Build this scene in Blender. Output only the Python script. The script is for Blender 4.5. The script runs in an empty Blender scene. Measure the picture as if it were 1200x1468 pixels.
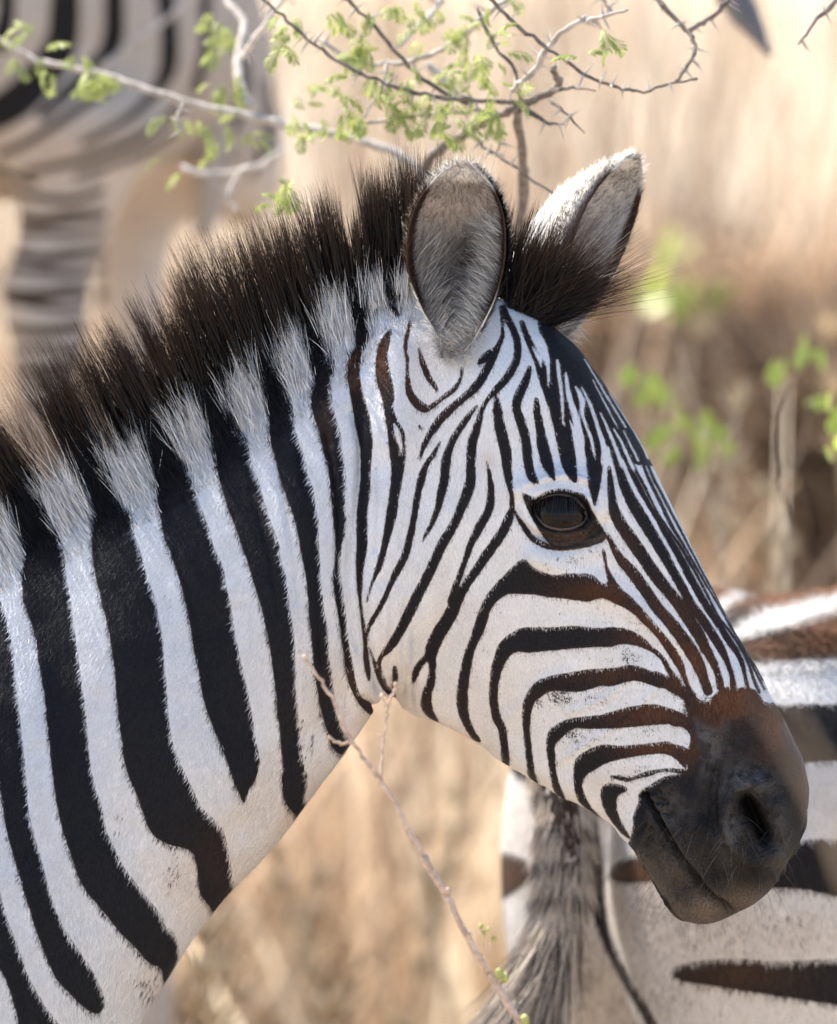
import bpy, math
import numpy as np
from mathutils import Vector

# ------------------------------------------------------------------ camera, sky, sun, exposure
scene = bpy.context.scene
D = 8.0                    # metres from lens to the plane of focus
S = 0.0006                 # metres per photo pixel in that plane (photo 1200 x 1468)
PITCH = math.radians(4.0)
CAM = np.array([0.0, -D*math.cos(PITCH), 1.94])
RV = np.array([1.0, 0, 0])
FV = np.array([0, math.cos(PITCH), -math.sin(PITCH)])
UV = np.array([0, math.sin(PITCH), math.cos(PITCH)])
cam_data = bpy.data.cameras.new('camera')
cam = bpy.data.objects.new('camera', cam_data)
scene.collection.objects.link(cam)
cam.location = CAM
cam.rotation_euler = (math.pi/2 - PITCH, 0, 0)
cam_data.sensor_fit = 'VERTICAL'
cam_data.sensor_height = 24.0
cam_data.lens = D*24.0/(1468*S)
cam_data.clip_start = 0.1
cam_data.clip_end = 2000
cam_data.dof.use_dof = True
cam_data.dof.focus_distance = D + 0.03
cam_data.dof.aperture_fstop = 2.7
scene.camera = cam

SUN_EL, SUN_AZ = math.radians(54), math.radians(-54)      # azimuth from +Y (away from camera) towards +X
world = bpy.data.worlds.new('World'); scene.world = world; world.use_nodes = True
wn = world.node_tree.nodes; wl = world.node_tree.links
sky = wn.new('ShaderNodeTexSky'); sky.sky_type = 'NISHITA'; sky.sun_disc = False
sky.sun_elevation = SUN_EL; sky.sun_rotation = SUN_AZ
sky.dust_density = 1.5; sky.altitude = 1000
bg = wn['Background']; bg.inputs['Strength'].default_value = 0.13
wl.new(sky.outputs[0], bg.inputs['Color'])
sun_d = bpy.data.lights.new('sun', 'SUN'); sun_d.energy = 4.9; sun_d.angle = math.radians(0.55)
sun_d.color = (1.0, 0.93, 0.82)
sun = bpy.data.objects.new('sun', sun_d); scene.collection.objects.link(sun)
sdir = Vector((math.sin(SUN_AZ)*math.cos(SUN_EL), math.cos(SUN_AZ)*math.cos(SUN_EL), math.sin(SUN_EL)))
sun.rotation_euler = sdir.to_track_quat('Z', 'Y').to_euler()
sun.location = (-3, 3, 8)
scene.view_settings.view_transform = 'Standard'
scene.view_settings.look = 'None'
scene.view_settings.gamma = 1.0
scene.view_settings.exposure = 1.64
scene.render.engine = 'CYCLES'
scene.cycles.max_bounces = 6

# ------------------------------------------------------------------ general helpers
rng = np.random.default_rng(7)
COL = scene.collection

def at(x, y, c=0.0):
    """photo pixel and metres in front of (+) or behind (-) the plane of focus -> world point(s)"""
    x = np.asarray(x, float); y = np.asarray(y, float); c = np.asarray(c, float)
    k = (D - c)/D
    u = (x - 600)*S*k; v = (734 - y)*S*k
    return CAM + FV*(D - c)[..., None] + RV*u[..., None] + UV*v[..., None]

def project(P):
    q = P - CAM
    z = q@FV
    x = (q@RV)*D/z/S + 600
    y = 734 - (q@UV)*D/z/S
    return x, y, D - z

def ground_z(x, y):
    return 0.03*np.sin(x*0.7 + 1.0)*np.cos(y*0.45)

def link(o, parent=None):
    COL.objects.link(o)
    if parent is not None:
        o.parent = parent
    return o

def tag(o, label=None, cat=None, group=None, kind=None):
    if label: o['label'] = label
    if cat: o['category'] = cat
    if group: o['group'] = group
    if kind: o['kind'] = kind
    return o

def empty(name, loc):
    e = bpy.data.objects.new(name, None); e.empty_display_size = 0.1
    e.location = loc; COL.objects.link(e)
    return e

def set_parent(o, p):
    o.parent = p
    o.matrix_parent_inverse = p.matrix_basis.inverted() if p.type == 'EMPTY' else o.matrix_parent_inverse
    return o

def mesh_np(name, verts, faces, mat=None, parent=None, smooth=True, attrs=None, cols=None):
    """faces: (n,k) int array; attrs: {name: (n,) float}; cols: {name:(n,3)}"""
    me = bpy.data.meshes.new(name)
    verts = np.ascontiguousarray(verts, dtype=np.float32)
    faces = np.asarray(faces, dtype=np.int32)
    n, k = faces.shape
    me.vertices.add(len(verts)); me.vertices.foreach_set('co', verts.ravel())
    me.loops.add(n*k); me.loops.foreach_set('vertex_index', faces.ravel())
    me.polygons.add(n)
    me.polygons.foreach_set('loop_start', np.arange(0, n*k, k, dtype=np.int32))
    if smooth:
        me.polygons.foreach_set('use_smooth', np.ones(n, dtype=bool))
    else:
        me.polygons.foreach_set('use_smooth', np.zeros(n, dtype=bool))
    for an, av in (attrs or {}).items():
        a = me.attributes.new(an, 'FLOAT', 'POINT')
        a.data.foreach_set('value', np.ascontiguousarray(av, dtype=np.float32))
    for an, av in (cols or {}).items():
        if an.startswith('n_'):
            a = me.attributes.new(an, 'FLOAT_VECTOR', 'POINT')
            a.data.foreach_set('vector', np.ascontiguousarray(av, dtype=np.float32).ravel())
        else:
            a = me.attributes.new(an, 'FLOAT_COLOR', 'POINT')
            c4 = np.ones((len(av), 4), np.float32); c4[:, :3] = av
            a.data.foreach_set('color', c4.ravel())
    me.update(calc_edges=True)
    me.validate()
    if mat: me.materials.append(mat)
    o = bpy.data.objects.new(name, me); COL.objects.link(o)
    if parent is not None: set_parent(o, parent)
    return o

def catmull(P, n=6, closed=False):
    P = np.asarray(P, float)
    if closed:
        Q = np.vstack([P[-1:], P, P[:2]])
    else:
        Q = np.vstack([2*P[:1]-P[1:2], P, 2*P[-1:]-P[-2:-1]])
    out = []
    t = np.linspace(0, 1, n, endpoint=False)[:, None]
    for i in range(1, len(Q)-2):
        p0, p1, p2, p3 = Q[i-1], Q[i], Q[i+1], Q[i+2]
        out.append(0.5*((2*p1) + (p2-p0)*t + (2*p0-5*p1+4*p2-p3)*t**2 + (-p0+3*p1-3*p2+p3)*t**3))
    if not closed:
        out.append(P[-1:])
    return np.vstack(out)

def sstep(a, b, x):
    t = np.clip((x-a)/(b-a), 0, 1)
    return t*t*(3-2*t)

def hash_noise(P, scale, seed=0):
    """smooth value noise on (n,3) points"""
    r = np.random.default_rng(1000+seed)
    T = r.random(4096)
    q = P*scale
    i = np.floor(q).astype(np.int64); f = q - i; f = f*f*(3-2*f)
    def h(dx, dy, dz):
        k = (i[:, 0]+dx)*73856093 ^ (i[:, 1]+dy)*19349663 ^ (i[:, 2]+dz)*83492791
        return T[np.abs(k) % 4096]
    v = 0
    for dx in (0, 1):
        for dy in (0, 1):
            for dz in (0, 1):
                w = (f[:, 0] if dx else 1-f[:, 0])*(f[:, 1] if dy else 1-f[:, 1])*(f[:, 2] if dz else 1-f[:, 2])
                v = v + w*h(dx, dy, dz)
    return v

# ------------------------------------------------------------------ materials
def new_mat(name):
    m = bpy.data.materials.new(name); m.use_nodes = True
    nt = m.node_tree
    return m, nt.nodes, nt.links, nt.nodes['Principled BSDF']

def nd(nodes, typ, **kw):
    n = nodes.new(typ)
    for k, v in kw.items():
        if k in n.inputs.keys() if hasattr(n.inputs, 'keys') else False:
            n.inputs[k].default_value = v
        else:
            setattr(n, k, v)
    return n

def math_node(nodes, links, op, a, b=None, clamp=False):
    n = nodes.new('ShaderNodeMath'); n.operation = op; n.use_clamp = clamp
    for i, v in enumerate((a, b)):
        if v is None: continue
        if isinstance(v, (int, float)): n.inputs[i].default_value = v
        else: links.new(v, n.inputs[i])
    return n.outputs[0]

def mix_col(nodes, links, f, a, b):
    n = nodes.new('ShaderNodeMix'); n.data_type = 'RGBA'
    if isinstance(f, (int, float)): n.inputs[0].default_value = f
    else: links.new(f, n.inputs[0])
    for i, v in ((6, a), (7, b)):
        if isinstance(v, (tuple, list)): n.inputs[i].default_value = (*v[:3], 1)
        else: links.new(v, n.inputs[i])
    return n.outputs[2]

def maprange(nodes, links, v, a, b, c=0.0, d=1.0):
    n = nodes.new('ShaderNodeMapRange'); n.interpolation_type = 'SMOOTHSTEP'
    links.new(v, n.inputs[0])
    n.inputs[1].default_value = a; n.inputs[2].default_value = b
    n.inputs[3].default_value = c; n.inputs[4].default_value = d
    return n.outputs[0]

def noise(nodes, links, scale, detail=3, rough=0.6, vec=None, obj=True):
    n = nodes.new('ShaderNodeTexNoise'); n.inputs['Scale'].default_value = scale
    n.inputs['Detail'].default_value = detail; n.inputs['Roughness'].default_value = rough
    if vec is None:
        tc = nodes.new('ShaderNodeTexCoord'); vec = tc.outputs['Object']
    links.new(vec, n.inputs['Vector'])
    return n.outputs['Fac']

def attr(nodes, name):
    n = nodes.new('ShaderNodeAttribute'); n.attribute_name = name
    return n

def coat_material(name, rust=(0.078, 0.033, 0.016), black=(0.0088, 0.0092, 0.0118), white=(0.60, 0.602, 0.615)):
    m, N, L, B = new_mat(name)
    tc = N.new('ShaderNodeTexCoord'); ob = tc.outputs['Object']
    # coordinates stretched along the lie of the hair, for grain and stripe edges
    mp = N.new('ShaderNodeMapping'); L.new(ob, mp.inputs[0])
    mp.inputs['Rotation'].default_value = (0, math.radians(-28), 0)
    mp.inputs['Scale'].default_value = (1.0, 1.0, 0.22)
    grain = noise(N, L, 900, 3, 0.7, mp.outputs[0])
    edge = noise(N, L, 420, 2, 0.6, mp.outputs[0])
    blot = noise(N, L, 38, 4, 0.6, ob)
    fine = noise(N, L, 620, 3, 0.65, ob)
    wav = noise(N, L, 120, 2, 0.5, ob)
    sd = attr(N, 'stripe').outputs['Fac']
    e = math_node(N, L, 'MULTIPLY', math_node(N, L, 'SUBTRACT', edge, 0.5), 2.6)
    e2 = math_node(N, L, 'MULTIPLY', math_node(N, L, 'SUBTRACT', wav, 0.5), 2.0)
    sde = math_node(N, L, 'ADD', math_node(N, L, 'ADD', sd, e), e2)
    mask = maprange(N, L, sde, -1.3, 1.3)                      # 0 black .. 1 white
    tint = attr(N, 'rust').outputs['Fac']
    tint2 = math_node(N, L, 'MULTIPLY', tint, maprange(N, L, blot, 0.25, 0.75, 0.65, 1.25), clamp=True)
    dark = mix_col(N, L, tint2, black, rust)
    dark = mix_col(N, L, maprange(N, L, sde, -6.0, 0.5, 0.0, 0.65), dark, (0.035, 0.019, 0.012))
    gm = maprange(N, L, grain, 0.3, 0.7, 0.55, 1.5)
    dk = N.new('ShaderNodeVectorMath'); dk.operation = 'SCALE'; L.new(dark, dk.inputs[0]); L.new(gm, dk.inputs['Scale'])
    warm = attr(N, 'warm').outputs['Fac']
    wcol = mix_col(N, L, warm, white, (0.54, 0.445, 0.37))
    gw = maprange(N, L, grain, 0.25, 0.7, 0.80, 1.08)
    gb = maprange(N, L, blot, 0.3, 0.75, 1.04, 0.90)
    wk = N.new('ShaderNodeVectorMath'); wk.operation = 'SCALE'; L.new(wcol, wk.inputs[0])
    L.new(math_node(N, L, 'MULTIPLY', gw, gb), wk.inputs['Scale'])
    dirt = attr(N, 'dirt').outputs['Fac']
    th = math_node(N, L, 'SUBTRACT', 0.82, math_node(N, L, 'MULTIPLY', dirt, 0.36))
    spk = math_node(N, L, 'ADD', math_node(N, L, 'MULTIPLY', fine, 0.7), math_node(N, L, 'MULTIPLY', wav, 0.35))
    dm = math_node(N, L, 'GREATER_THAN', spk, th)
    dm2 = maprange(N, L, math_node(N, L, 'SUBTRACT', spk, th), -0.02, 0.03)
    wd = mix_col(N, L, math_node(N, L, 'MULTIPLY', dm2, 0.88), wk.outputs[0], (0.028, 0.026, 0.028))
    base = mix_col(N, L, mask, dk.outputs[0], wd)
    skin = attr(N, 'skin').outputs['Fac']
    scol = mix_col(N, L, maprange(N, L, blot, 0.3, 0.7), (0.0045, 0.0043, 0.005), (0.013, 0.0105, 0.0095))
    scol = mix_col(N, L, warm, scol, (0.105, 0.083, 0.066))
    sg = N.new('ShaderNodeVectorMath'); sg.operation = 'SCALE'; L.new(scol, sg.inputs[0]); L.new(maprange(N, L, fine, 0.3, 0.7, 0.5, 1.5), sg.inputs['Scale']); scol = sg.outputs[0]
    base2 = mix_col(N, L, math_node(N, L, 'MULTIPLY', skin, math_node(N, L, 'SUBTRACT', 1.0, tint2)), base, scol)
    L.new(base2, B.inputs['Base Color'])
    rg = N.new('ShaderNodeMix'); rg.data_type = 'FLOAT'
    L.new(skin, rg.inputs[0]); rg.inputs[2].default_value = 0.72; rg.inputs[3].default_value = 0.34
    L.new(rg.outputs[0], B.inputs['Roughness'])
    wet = math_node(N, L, 'MULTIPLY', math_node(N, L, 'MULTIPLY', dirt, skin), maprange(N, L, wav, 0.35, 0.6, 0.15, 0.75))
    L.new(math_node(N, L, 'ADD', wet, 0.11), B.inputs['Specular IOR Level'])
    B.inputs['Sheen Weight'].default_value = 0.0
    B.inputs['Sheen Roughness'].default_value = 0.4
    bp = N.new('ShaderNodeBump'); bp.inputs['Strength'].default_value = 0.7
    bd = N.new('ShaderNodeMix'); bd.data_type = 'FLOAT'; L.new(skin, bd.inputs[0]); bd.inputs[2].default_value = 0.002; bd.inputs[3].default_value = 0.005; L.new(bd.outputs[0], bp.inputs['Distance'])
    pore = noise(N, L, 260, 4, 0.65, ob)
    hb = N.new('ShaderNodeMix'); hb.data_type = 'FLOAT'
    L.new(skin, hb.inputs[0]); L.new(grain, hb.inputs[2]); L.new(pore, hb.inputs[3])
    L.new(hb.outputs[0], bp.inputs['Height'])
    L.new(bp.outputs[0], B.inputs['Normal'])
    return m

def hair_material(name, rough=0.45, spec=0.35, use_normal=False, transl=0.0):
    m, N, L, B = new_mat(name)
    a = attr(N, 'col')
    L.new(a.outputs['Color'], B.inputs['Base Color'])
    B.inputs['Roughness'].default_value = rough
    B.inputs['Specular IOR Level'].default_value = spec
    if use_normal:
        an = attr(N, 'n_surf')
        L.new(an.outputs['Vector'], B.inputs['Normal'])
    if transl > 0:
        tr = N.new('ShaderNodeBsdfTranslucent'); L.new(a.outputs['Color'], tr.inputs['Color'])
        ms = N.new('ShaderNodeMixShader'); ms.inputs[0].default_value = transl
        out = N['Material Output']
        L.new(B.outputs[0], ms.inputs[1]); L.new(tr.outputs[0], ms.inputs[2]); L.new(ms.outputs[0], out.inputs[0])
    return m

def plain_material(name, c1, c2, scale=60, rough=0.75, bump=0.3, spec=0.3, transl=0.0, detail=4):
    m, N, L, B = new_mat(name)
    f = noise(N, L, scale, detail, 0.65)
    oi = N.new('ShaderNodeObjectInfo')
    ff = math_node(N, L, 'ADD', maprange(N, L, f, 0.3, 0.7, 0.0, 0.8), math_node(N, L, 'MULTIPLY', oi.outputs['Random'], 0.3), clamp=True)
    c = mix_col(N, L, ff, c1, c2)
    L.new(c, B.inputs['Base Color'])
    B.inputs['Roughness'].default_value = rough
    B.inputs['Specular IOR Level'].default_value = spec
    if bump:
        bp = N.new('ShaderNodeBump'); bp.inputs['Strength'].default_value = bump; bp.inputs['Distance'].default_value = 0.002
        L.new(f, bp.inputs['Height']); L.new(bp.outputs[0], B.inputs['Normal'])
    if transl > 0:
        tr = N.new('ShaderNodeBsdfTranslucent'); L.new(c, tr.inputs['Color'])
        ms = N.new('ShaderNodeMixShader'); ms.inputs[0].default_value = transl
        L.new(B.outputs[0], ms.inputs[1]); L.new(tr.outputs[0], ms.inputs[2]); L.new(ms.outputs[0], N['Material Output'].inputs[0])
    return m

MAT_COAT = coat_material('zebra_coat')
MAT_COAT2 = coat_material('zebra_coat_dusty', rust=(0.16, 0.070, 0.028), black=(0.012, 0.011, 0.012), white=(0.62, 0.60, 0.58))
MAT_COAT3 = coat_material('zebra_coat_shaded', rust=(0.085, 0.050, 0.030), black=(0.009, 0.009, 0.010), white=(0.40, 0.34, 0.29))  # coat colours darkened to imitate shade on the far zebra
MAT_FUR = hair_material('short_fur', 0.6, 0.14, use_normal=True)
MAT_MANE = hair_material('mane_hair', 0.40, 0.20, transl=0.12)
MAT_TUFT = hair_material('pale_tuft_hair', 0.55, 0.15, use_normal=True, transl=0.15)
MAT_GRASS = hair_material('dry_grass_blades', 0.7, 0.2, transl=0.35)
# ------------------------------------------------------------------ stripe maps (side-view layout of the coat, in photo pixels)
def strip(left, right):
    return ('poly', list(left) + list(right)[::-1])

def seg_dist(X, Y, a, b):
    ax, ay = a; bx, by = b
    dx, dy = bx-ax, by-ay
    L2 = dx*dx+dy*dy+1e-9
    t = np.clip(((X-ax)*dx+(Y-ay)*dy)/L2, 0, 1)
    return np.hypot(X-ax-t*dx, Y-ay-t*dy), t

class StripeMap:
    def __init__(self, x0, y0, x1, y1, step=1.0, far=24.0):
        self.x0, self.y0, self.step, self.far = x0, y0, step, far
        self.nx = int((x1-x0)/step)+1; self.ny = int((y1-y0)/step)+1
        self.g = np.full((self.ny, self.nx), far, np.float32)
    def _window(self, pts, m):
        x = pts[:, 0]; y = pts[:, 1]
        i0 = max(0, int((x.min()-m-self.x0)/self.step)); i1 = min(self.nx, int((x.max()+m-self.x0)/self.step)+2)
        j0 = max(0, int((y.min()-m-self.y0)/self.step)); j1 = min(self.ny, int((y.max()+m-self.y0)/self.step)+2)
        if i1 <= i0 or j1 <= j0: return None
        X, Y = np.meshgrid(self.x0+np.arange(i0, i1)*self.step, self.y0+np.arange(j0, j1)*self.step)
        return i0, i1, j0, j1, X, Y
    def shape(self, kind, pts, white=False):
        far = self.far
        if kind == 'poly':
            P = catmull(np.array(pts, float), 3, closed=True)
            w = self._window(P, far)
            if w is None: return
            i0, i1, j0, j1, X, Y = w
            d = np.full(X.shape, 1e9); inside = np.zeros(X.shape, bool)
            Q = np.roll(P, -1, axis=0)
            for a, b in zip(P, Q):
                dd, _ = seg_dist(X, Y, a, b); d = np.minimum(d, dd)
                cond = ((a[1] > Y) != (b[1] > Y))
                xi = (b[0]-a[0])*(Y-a[1])/((b[1]-a[1]) if abs(b[1]-a[1]) > 1e-9 else 1e-9)+a[0]
                inside ^= cond & (X < xi)
            d = np.where(inside, -d, d)
        else:
            A = catmull(np.array(pts, float), 4)
            P = A[:, :2]
            w = self._window(P, far+A[:, 2].max()*0.5)
            if w is None: return
            i0, i1, j0, j1, X, Y = w
            d = np.full(X.shape, 1e9)
            for k in range(len(P)-1):
                dd, t = seg_dist(X, Y, P[k], P[k+1])
                d = np.minimum(d, dd-0.5*(A[k, 2]*(1-t)+A[k+1, 2]*t))
        s = self.g[j0:j1, i0:i1]
        if white: self.g[j0:j1, i0:i1] = np.maximum(s, -np.clip(d, -far, far))
        else: self.g[j0:j1, i0:i1] = np.minimum(s, np.clip(d, -far, far))
    def sample(self, x, y):
        fx = np.clip((x-self.x0)/self.step, 0, self.nx-1.001); fy = np.clip((y-self.y0)/self.step, 0, self.ny-1.001)
        i = fx.astype(int); j = fy.astype(int); u = fx-i; v = fy-j
        g = self.g
        return (g[j, i]*(1-u)+g[j, i+1]*u)*(1-v)+(g[j+1, i]*(1-u)+g[j+1, i+1]*u)*v

MAIN = StripeMap(-60, 380, 1210, 1500)
B = []   # black shapes of neck and head
# neck
B.append(strip([(-30,830),(-28,1000),(-6,1100),(4,1160),(10,1195),(20,1230),(30,1265),(38,1290),(50,1330),(65,1370),(80,1402),(100,1425),(125,1448),(141,1453)],
               [(-4,850),(15,910),(20,948),(25,1000),(29,1032),(34,1080),(39,1135),(41,1160),(52,1205),(63,1245),(75,1290),(92,1330),(115,1365),(135,1395),(148,1425),(150,1440)]))
B.append(strip([(-60,1230),(-50,1320),(-20,1370),(0,1390),(10,1410),(19,1435),(25,1460),(35,1500)],
               [(-40,1190),(-12,1250),(0,1282),(12,1320),(25,1355),(37,1390),(50,1417),(65,1442),(78,1460),(100,1500)]))
B.append(strip([(-20,690),(5,725),(34,775),(36,795),(32,825),(33,860),(42,885),(51,917),(57,960),(64,1000),(67,1035),(71,1070),(75,1105),(79,1135),(85,1172),(94,1205),(102,1227),(112,1257),(127,1282),(150,1310),(172,1337),(192,1357),(215,1382),(225,1385),(232,1392),(236,1410)],
               [(25,670),(52,715),(78,760),(92,787),(94,822),(99,847),(101,860),(106,897),(112,935),(116,972),(122,1015),(126,1055),(129,1090),(136,1125),(147,1160),(152,1187),(165,1217),(179,1245),(200,1272),(220,1297),(234,1315),(237,1327),(250,1337),(256,1357),(256,1375),(250,1387)]))
B.append(strip([(75,620),(105,670),(136,730),(136,745),(132,767),(132,795),(136,822),(142,847),(146,865),(154,897),(159,925),(164,960),(167,1000),(170,1032),(174,1060),(177,1090),(187,1120),(197,1142),(204,1163),(212,1185),(222,1200),(240,1210),(262,1216),(275,1222),(281,1235),(284,1260),(287,1282),(300,1299),(312,1312)],
               [(120,620),(148,675),(172,722),(189,737),(192,762),(200,787),(207,812),(215,837),(223,860),(229,892),(234,922),(236,955),(239,985),(241,1015),(245,1050),(252,1078),(264,1105),(278,1135),(290,1158),(310,1177),(322,1195),(327,1215),(331,1240),(334,1262),(338,1280)]))
B.append(strip([(170,570),(200,630),(225,688),(225,710),(229,735),(236,772),(244,792),(252,817),(260,842),(266,867),(272,892),(277,927),(284,960),(289,990),(297,1022),(310,1055),(325,1092),(335,1120),(342,1137),(351,1152)],
               [(215,580),(240,640),(272,675),(277,695),(285,717),(292,737),(300,758),(307,785),(319,810),(324,840),(331,865),(335,895),(342,930),(350,967),(356,992),(361,1022),(366,1055),(372,1085),(372,1100),(365,1122),(357,1132)]))
B.append(strip([(262,520),(288,580),(306,640),(308,655),(312,678),(318,700),(327,730),(337,755),(347,785),(356,810),(365,840),(374,867),(380,895),(386,925),(391,960),(394,982),(396,1010),(401,1047),(404,1080),(406,1097),(404,1115),(406,1142),(412,1155),(422,1167),(430,1175)],
               [(305,540),(325,600),(354,629),(358,645),(361,665),(372,691),(378,715),(384,735),(392,757),(401,782),(404,805),(410,827),(414,860),(419,892),(422,920),(424,950),(424,975),(425,1005),(429,1037),(431,1067),(437,1100),(441,1115),(439,1135),(437,1146),(446,1151)]))
B.append(strip([(350,490),(368,540),(383,582),(386,600),(387,630),(394,655),(400,680),(407,703),(417,730),(425,757),(430,785),(435,812),(440,840),(442,870),(445,900),(447,927),(451,965),(454,987),(459,1012),(465,1037),(471,1055),(477,1072),(490,1082)],
               [(380,490),(397,545),(417,572),(421,592),(422,610),(429,632),(437,657),(442,680),(449,700),(452,722),(456,742),(457,770),(459,805),(461,840),(465,872),(470,905),(472,937),(476,967),(479,992),(484,1015),(490,1035),(497,1052),(502,1066)]))
B.append(strip([(415,450),(435,500),(450,537),(450,555),(446,570),(447,587),(455,612),(462,642),(470,672),(474,705),(477,740),(480,772),(480,800),(477,825),(479,850),(484,877),(487,905),(491,932),(496,965),(500,980),(507,997),(517,1012),(527,1022),(537,1027),(549,1020)],
               [(440,450),(461,505),(480,522),(481,532),(475,550),(476,570),(482,600),(489,625),(492,652),(496,682),(495,710),(495,727),(496,750),(491,782),(487,805),(489,830),(494,862),(497,892),(500,920),(506,952),(511,980),(519,1000),(530,1005),(537,1014),(551,1013)]))
B.append(strip([(490,435),(503,465),(510,492),(499,515),(497,530),(499,550),(504,580),(509,610),(515,637),(517,667),(515,703),(511,737),(511,775),(510,805),(511,840),(514,862),(517,890),(520,917),(521,950),(524,965),(529,977)],
               [(506,435),(519,457),(531,482),(520,506),(517,525),(517,547),(524,575),(531,600),(534,625),(534,650),(532,675),(531,705),(527,737),(527,782),(522,812),(520,840),(519,860),(522,885),(526,912),(529,940),(532,965)]))
B.append(('line', [(531,930,3),(540,962,6),(551,984,9),(563,996,10)]))
B.append(('line', [(556,437,10),(566,447,12),(573,450,6)]))
# behind and below the ear
B.append(strip([(546,486),(540,505),(538,523),(540,548),(547,569),(551,594),(555,615),(557,640),(560,665),(560,688),(557,715),(553,738),(549,767),(545,788),(538,813),(531,838),(525,862)],
               [(562,471),(557,500),(557,521),(563,548),(566,569),(564,586),(572,605),(580,619),(582,640),(581,665),(577,688),(572,715),(569,740),(562,763),(556,786),(548,813),(536,836),(527,862)]))
B.append(('line', [(588,462,5),(585,475,6),(581,496,6),(584,515,5),(584,534,5),(586,557,10),(593,573,13),(607,585,14),(617,584,8),(634,571,7),(651,558,8),(661,542,5),(662,527,5)]))
B.append(('line', [(601,500,3),(603,511,6),(607,523,9),(615,542,9),(625,556,6),(625,563,2)]))
B.append(('line', [(602,611,5),(604,615,4)]))
B.append(('line', [(718,440,6),(720,467,5),(720,482,7),(709,507,11),(697,532,13),(680,557,13),(659,575,11),(638,594,13),(624,611,12),(611,632,9),(604,650,6),(602,659,2)]))
B.append(('line', [(688,519,8),(697,512,14),(706,506,14)]))
B.append(('line', [(631,634,3),(622,650,7),(609,671,9),(604,688,12),(599,707,10),(595,732,10),(591,755,10),(586,778,11),(580,799,11),(570,817,11),(559,840,9),(549,863,8),(536,886,8),(529,899,6),(527,916,3)]))
B.append(('line', [(685,581,2),(674,594,8),(659,615,10),(647,636,11),(640,659,14),(637,688,14),(633,705,13),(628,728,10),(620,749,8),(610,767,5),(606,777,2)]))
B.append(('line', [(722,440,8),(728,457,10),(736,473,11),(742,494,11),(740,517,12),(728,540,12),(713,557,11),(699,573,7),(691,588,7),(686,607,11),(678,632,14),(675,660,14),(675,686,15),(670,707,16),(659,734,14),(647,759,14),(634,780,15),(622,807,15),(609,834,15),(595,861,16),(582,888,15),(569,912,14),(558,929,12),(550,937,8),(544,947,6),(546,964,5),(552,980,6)]))
B.append(('line', [(711,566,4),(713,582,12),(715,602,15),(720,625,17),(725,648,17),(728,680,13),(733,707,7),(734,727,8),(729,744,14),(720,764,15),(703,788,15),(686,813,14),(670,836,13),(657,858,16),(648,877,20),(640,891,20),(627,912,20),(618,935,19),(620,952,11),(618,977,12),(612,995,15),(612,1014,16),(625,1034,7)]))
B.append(('line', [(620,935,12),(602,952,10),(595,968,10),(592,980,3)]))
B.append(('line', [(698,661,2),(702,682,7),(704,705,11),(701,730,13),(688,755,13),(676,778,11),(667,803,9),(659,826,9),(651,847,10),(647,863,12)]))
B.append(('line', [(738,734,5),(749,752,8),(763,771,9),(782,782,9),(803,786,7),(826,785,5),(847,782,4)]))
B.append(('line', [(566,957,6),(567,970,9),(565,985,6)]))
B.append(('poly', [(687,1064),(677,1060),(667,1045),(658,1027),(654,1004),(656,981),(660,958),(667,931),(675,912),(683,885),(692,862),(701,848),(722,825),(749,801),(767,815),(792,824),(813,822),(847,823),(861,834),(870,836),(867,815),(863,790),(867,788),(872,812),(880,828),(892,844),(907,857),(928,880),(949,905),(967,927),(980,950),(984,965),(990,984),(999,998),(988,998),(982,982),(972,961),(959,940),(942,915),(924,896),(901,875),(880,865),(863,858),(842,863),(826,861),(784,856),(763,853),(730,852),(715,861),(703,877),(694,906),(683,927),(677,950),(673,977),(671,997),(673,1027),(681,1047),(689,1060)]))
B.append(('poly', [(728,1100),(719,1092),(717,1069),(714,1048),(707,1034),(702,1013),(701,990),(704,959),(709,940),(715,923),(728,911),(747,900),(767,899),(797,899),(826,897),(851,900),(880,899),(901,902),(920,912),(938,929),(951,940),(963,959),(976,977),(986,996),(974,992),(963,975),(955,961),(945,944),(928,932),(907,925),(890,924),(876,928),(855,928),(826,930),(788,933),(759,936),(742,935),(730,942),(722,957),(716,975),(714,998),(717,1023),(725,1040),(728,1061),(731,1088)]))
B.append(('poly', [(773,1128),(757,1113),(755,1097),(752,1070),(749,1038),(749,1011),(755,994),(763,982),(776,973),(797,967),(822,963),(847,959),(867,958),(888,956),(903,953),(922,957),(940,965),(956,976),(950,987),(932,982),(908,976),(878,984),(859,984),(834,992),(813,992),(790,991),(778,998),(767,1007),(763,1019),(761,1032),(760,1048),(762,1069),(765,1090),(767,1109)]))
B.append(('poly', [(812,1148),(801,1142),(792,1130),(789,1113),(785,1090),(783,1067),(786,1049),(799,1038),(817,1030),(842,1027),(863,1024),(888,1017),(905,1013),(922,1010),(940,1010),(959,1015),(974,1023),(984,1038),(967,1042),(957,1038),(932,1040),(903,1043),(867,1045),(838,1045),(824,1045),(809,1055),(797,1067),(796,1080),(798,1105),(802,1124)]))
B.append(('poly', [(875,1184),(859,1174),(842,1161),(828,1147),(823,1126),(822,1105),(824,1090),(834,1080),(849,1072),(867,1067),(888,1069),(928,1066),(953,1063),(966,1066),(980,1080),(984,1104),(973,1092),(956,1082),(931,1082),(899,1087),(876,1092),(857,1101),(840,1113),(835,1124),(838,1138),(847,1155),(857,1167)]))
B.append(('line', [(940,972,20),(965,984,18),(990,1000,16)]))
B.append(('line', [(962,1026,20),(985,1036,20),(1000,1050,20)]))
B.append(('line', [(962,1074,16),(980,1082,22),(1000,1092,20)]))
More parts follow.
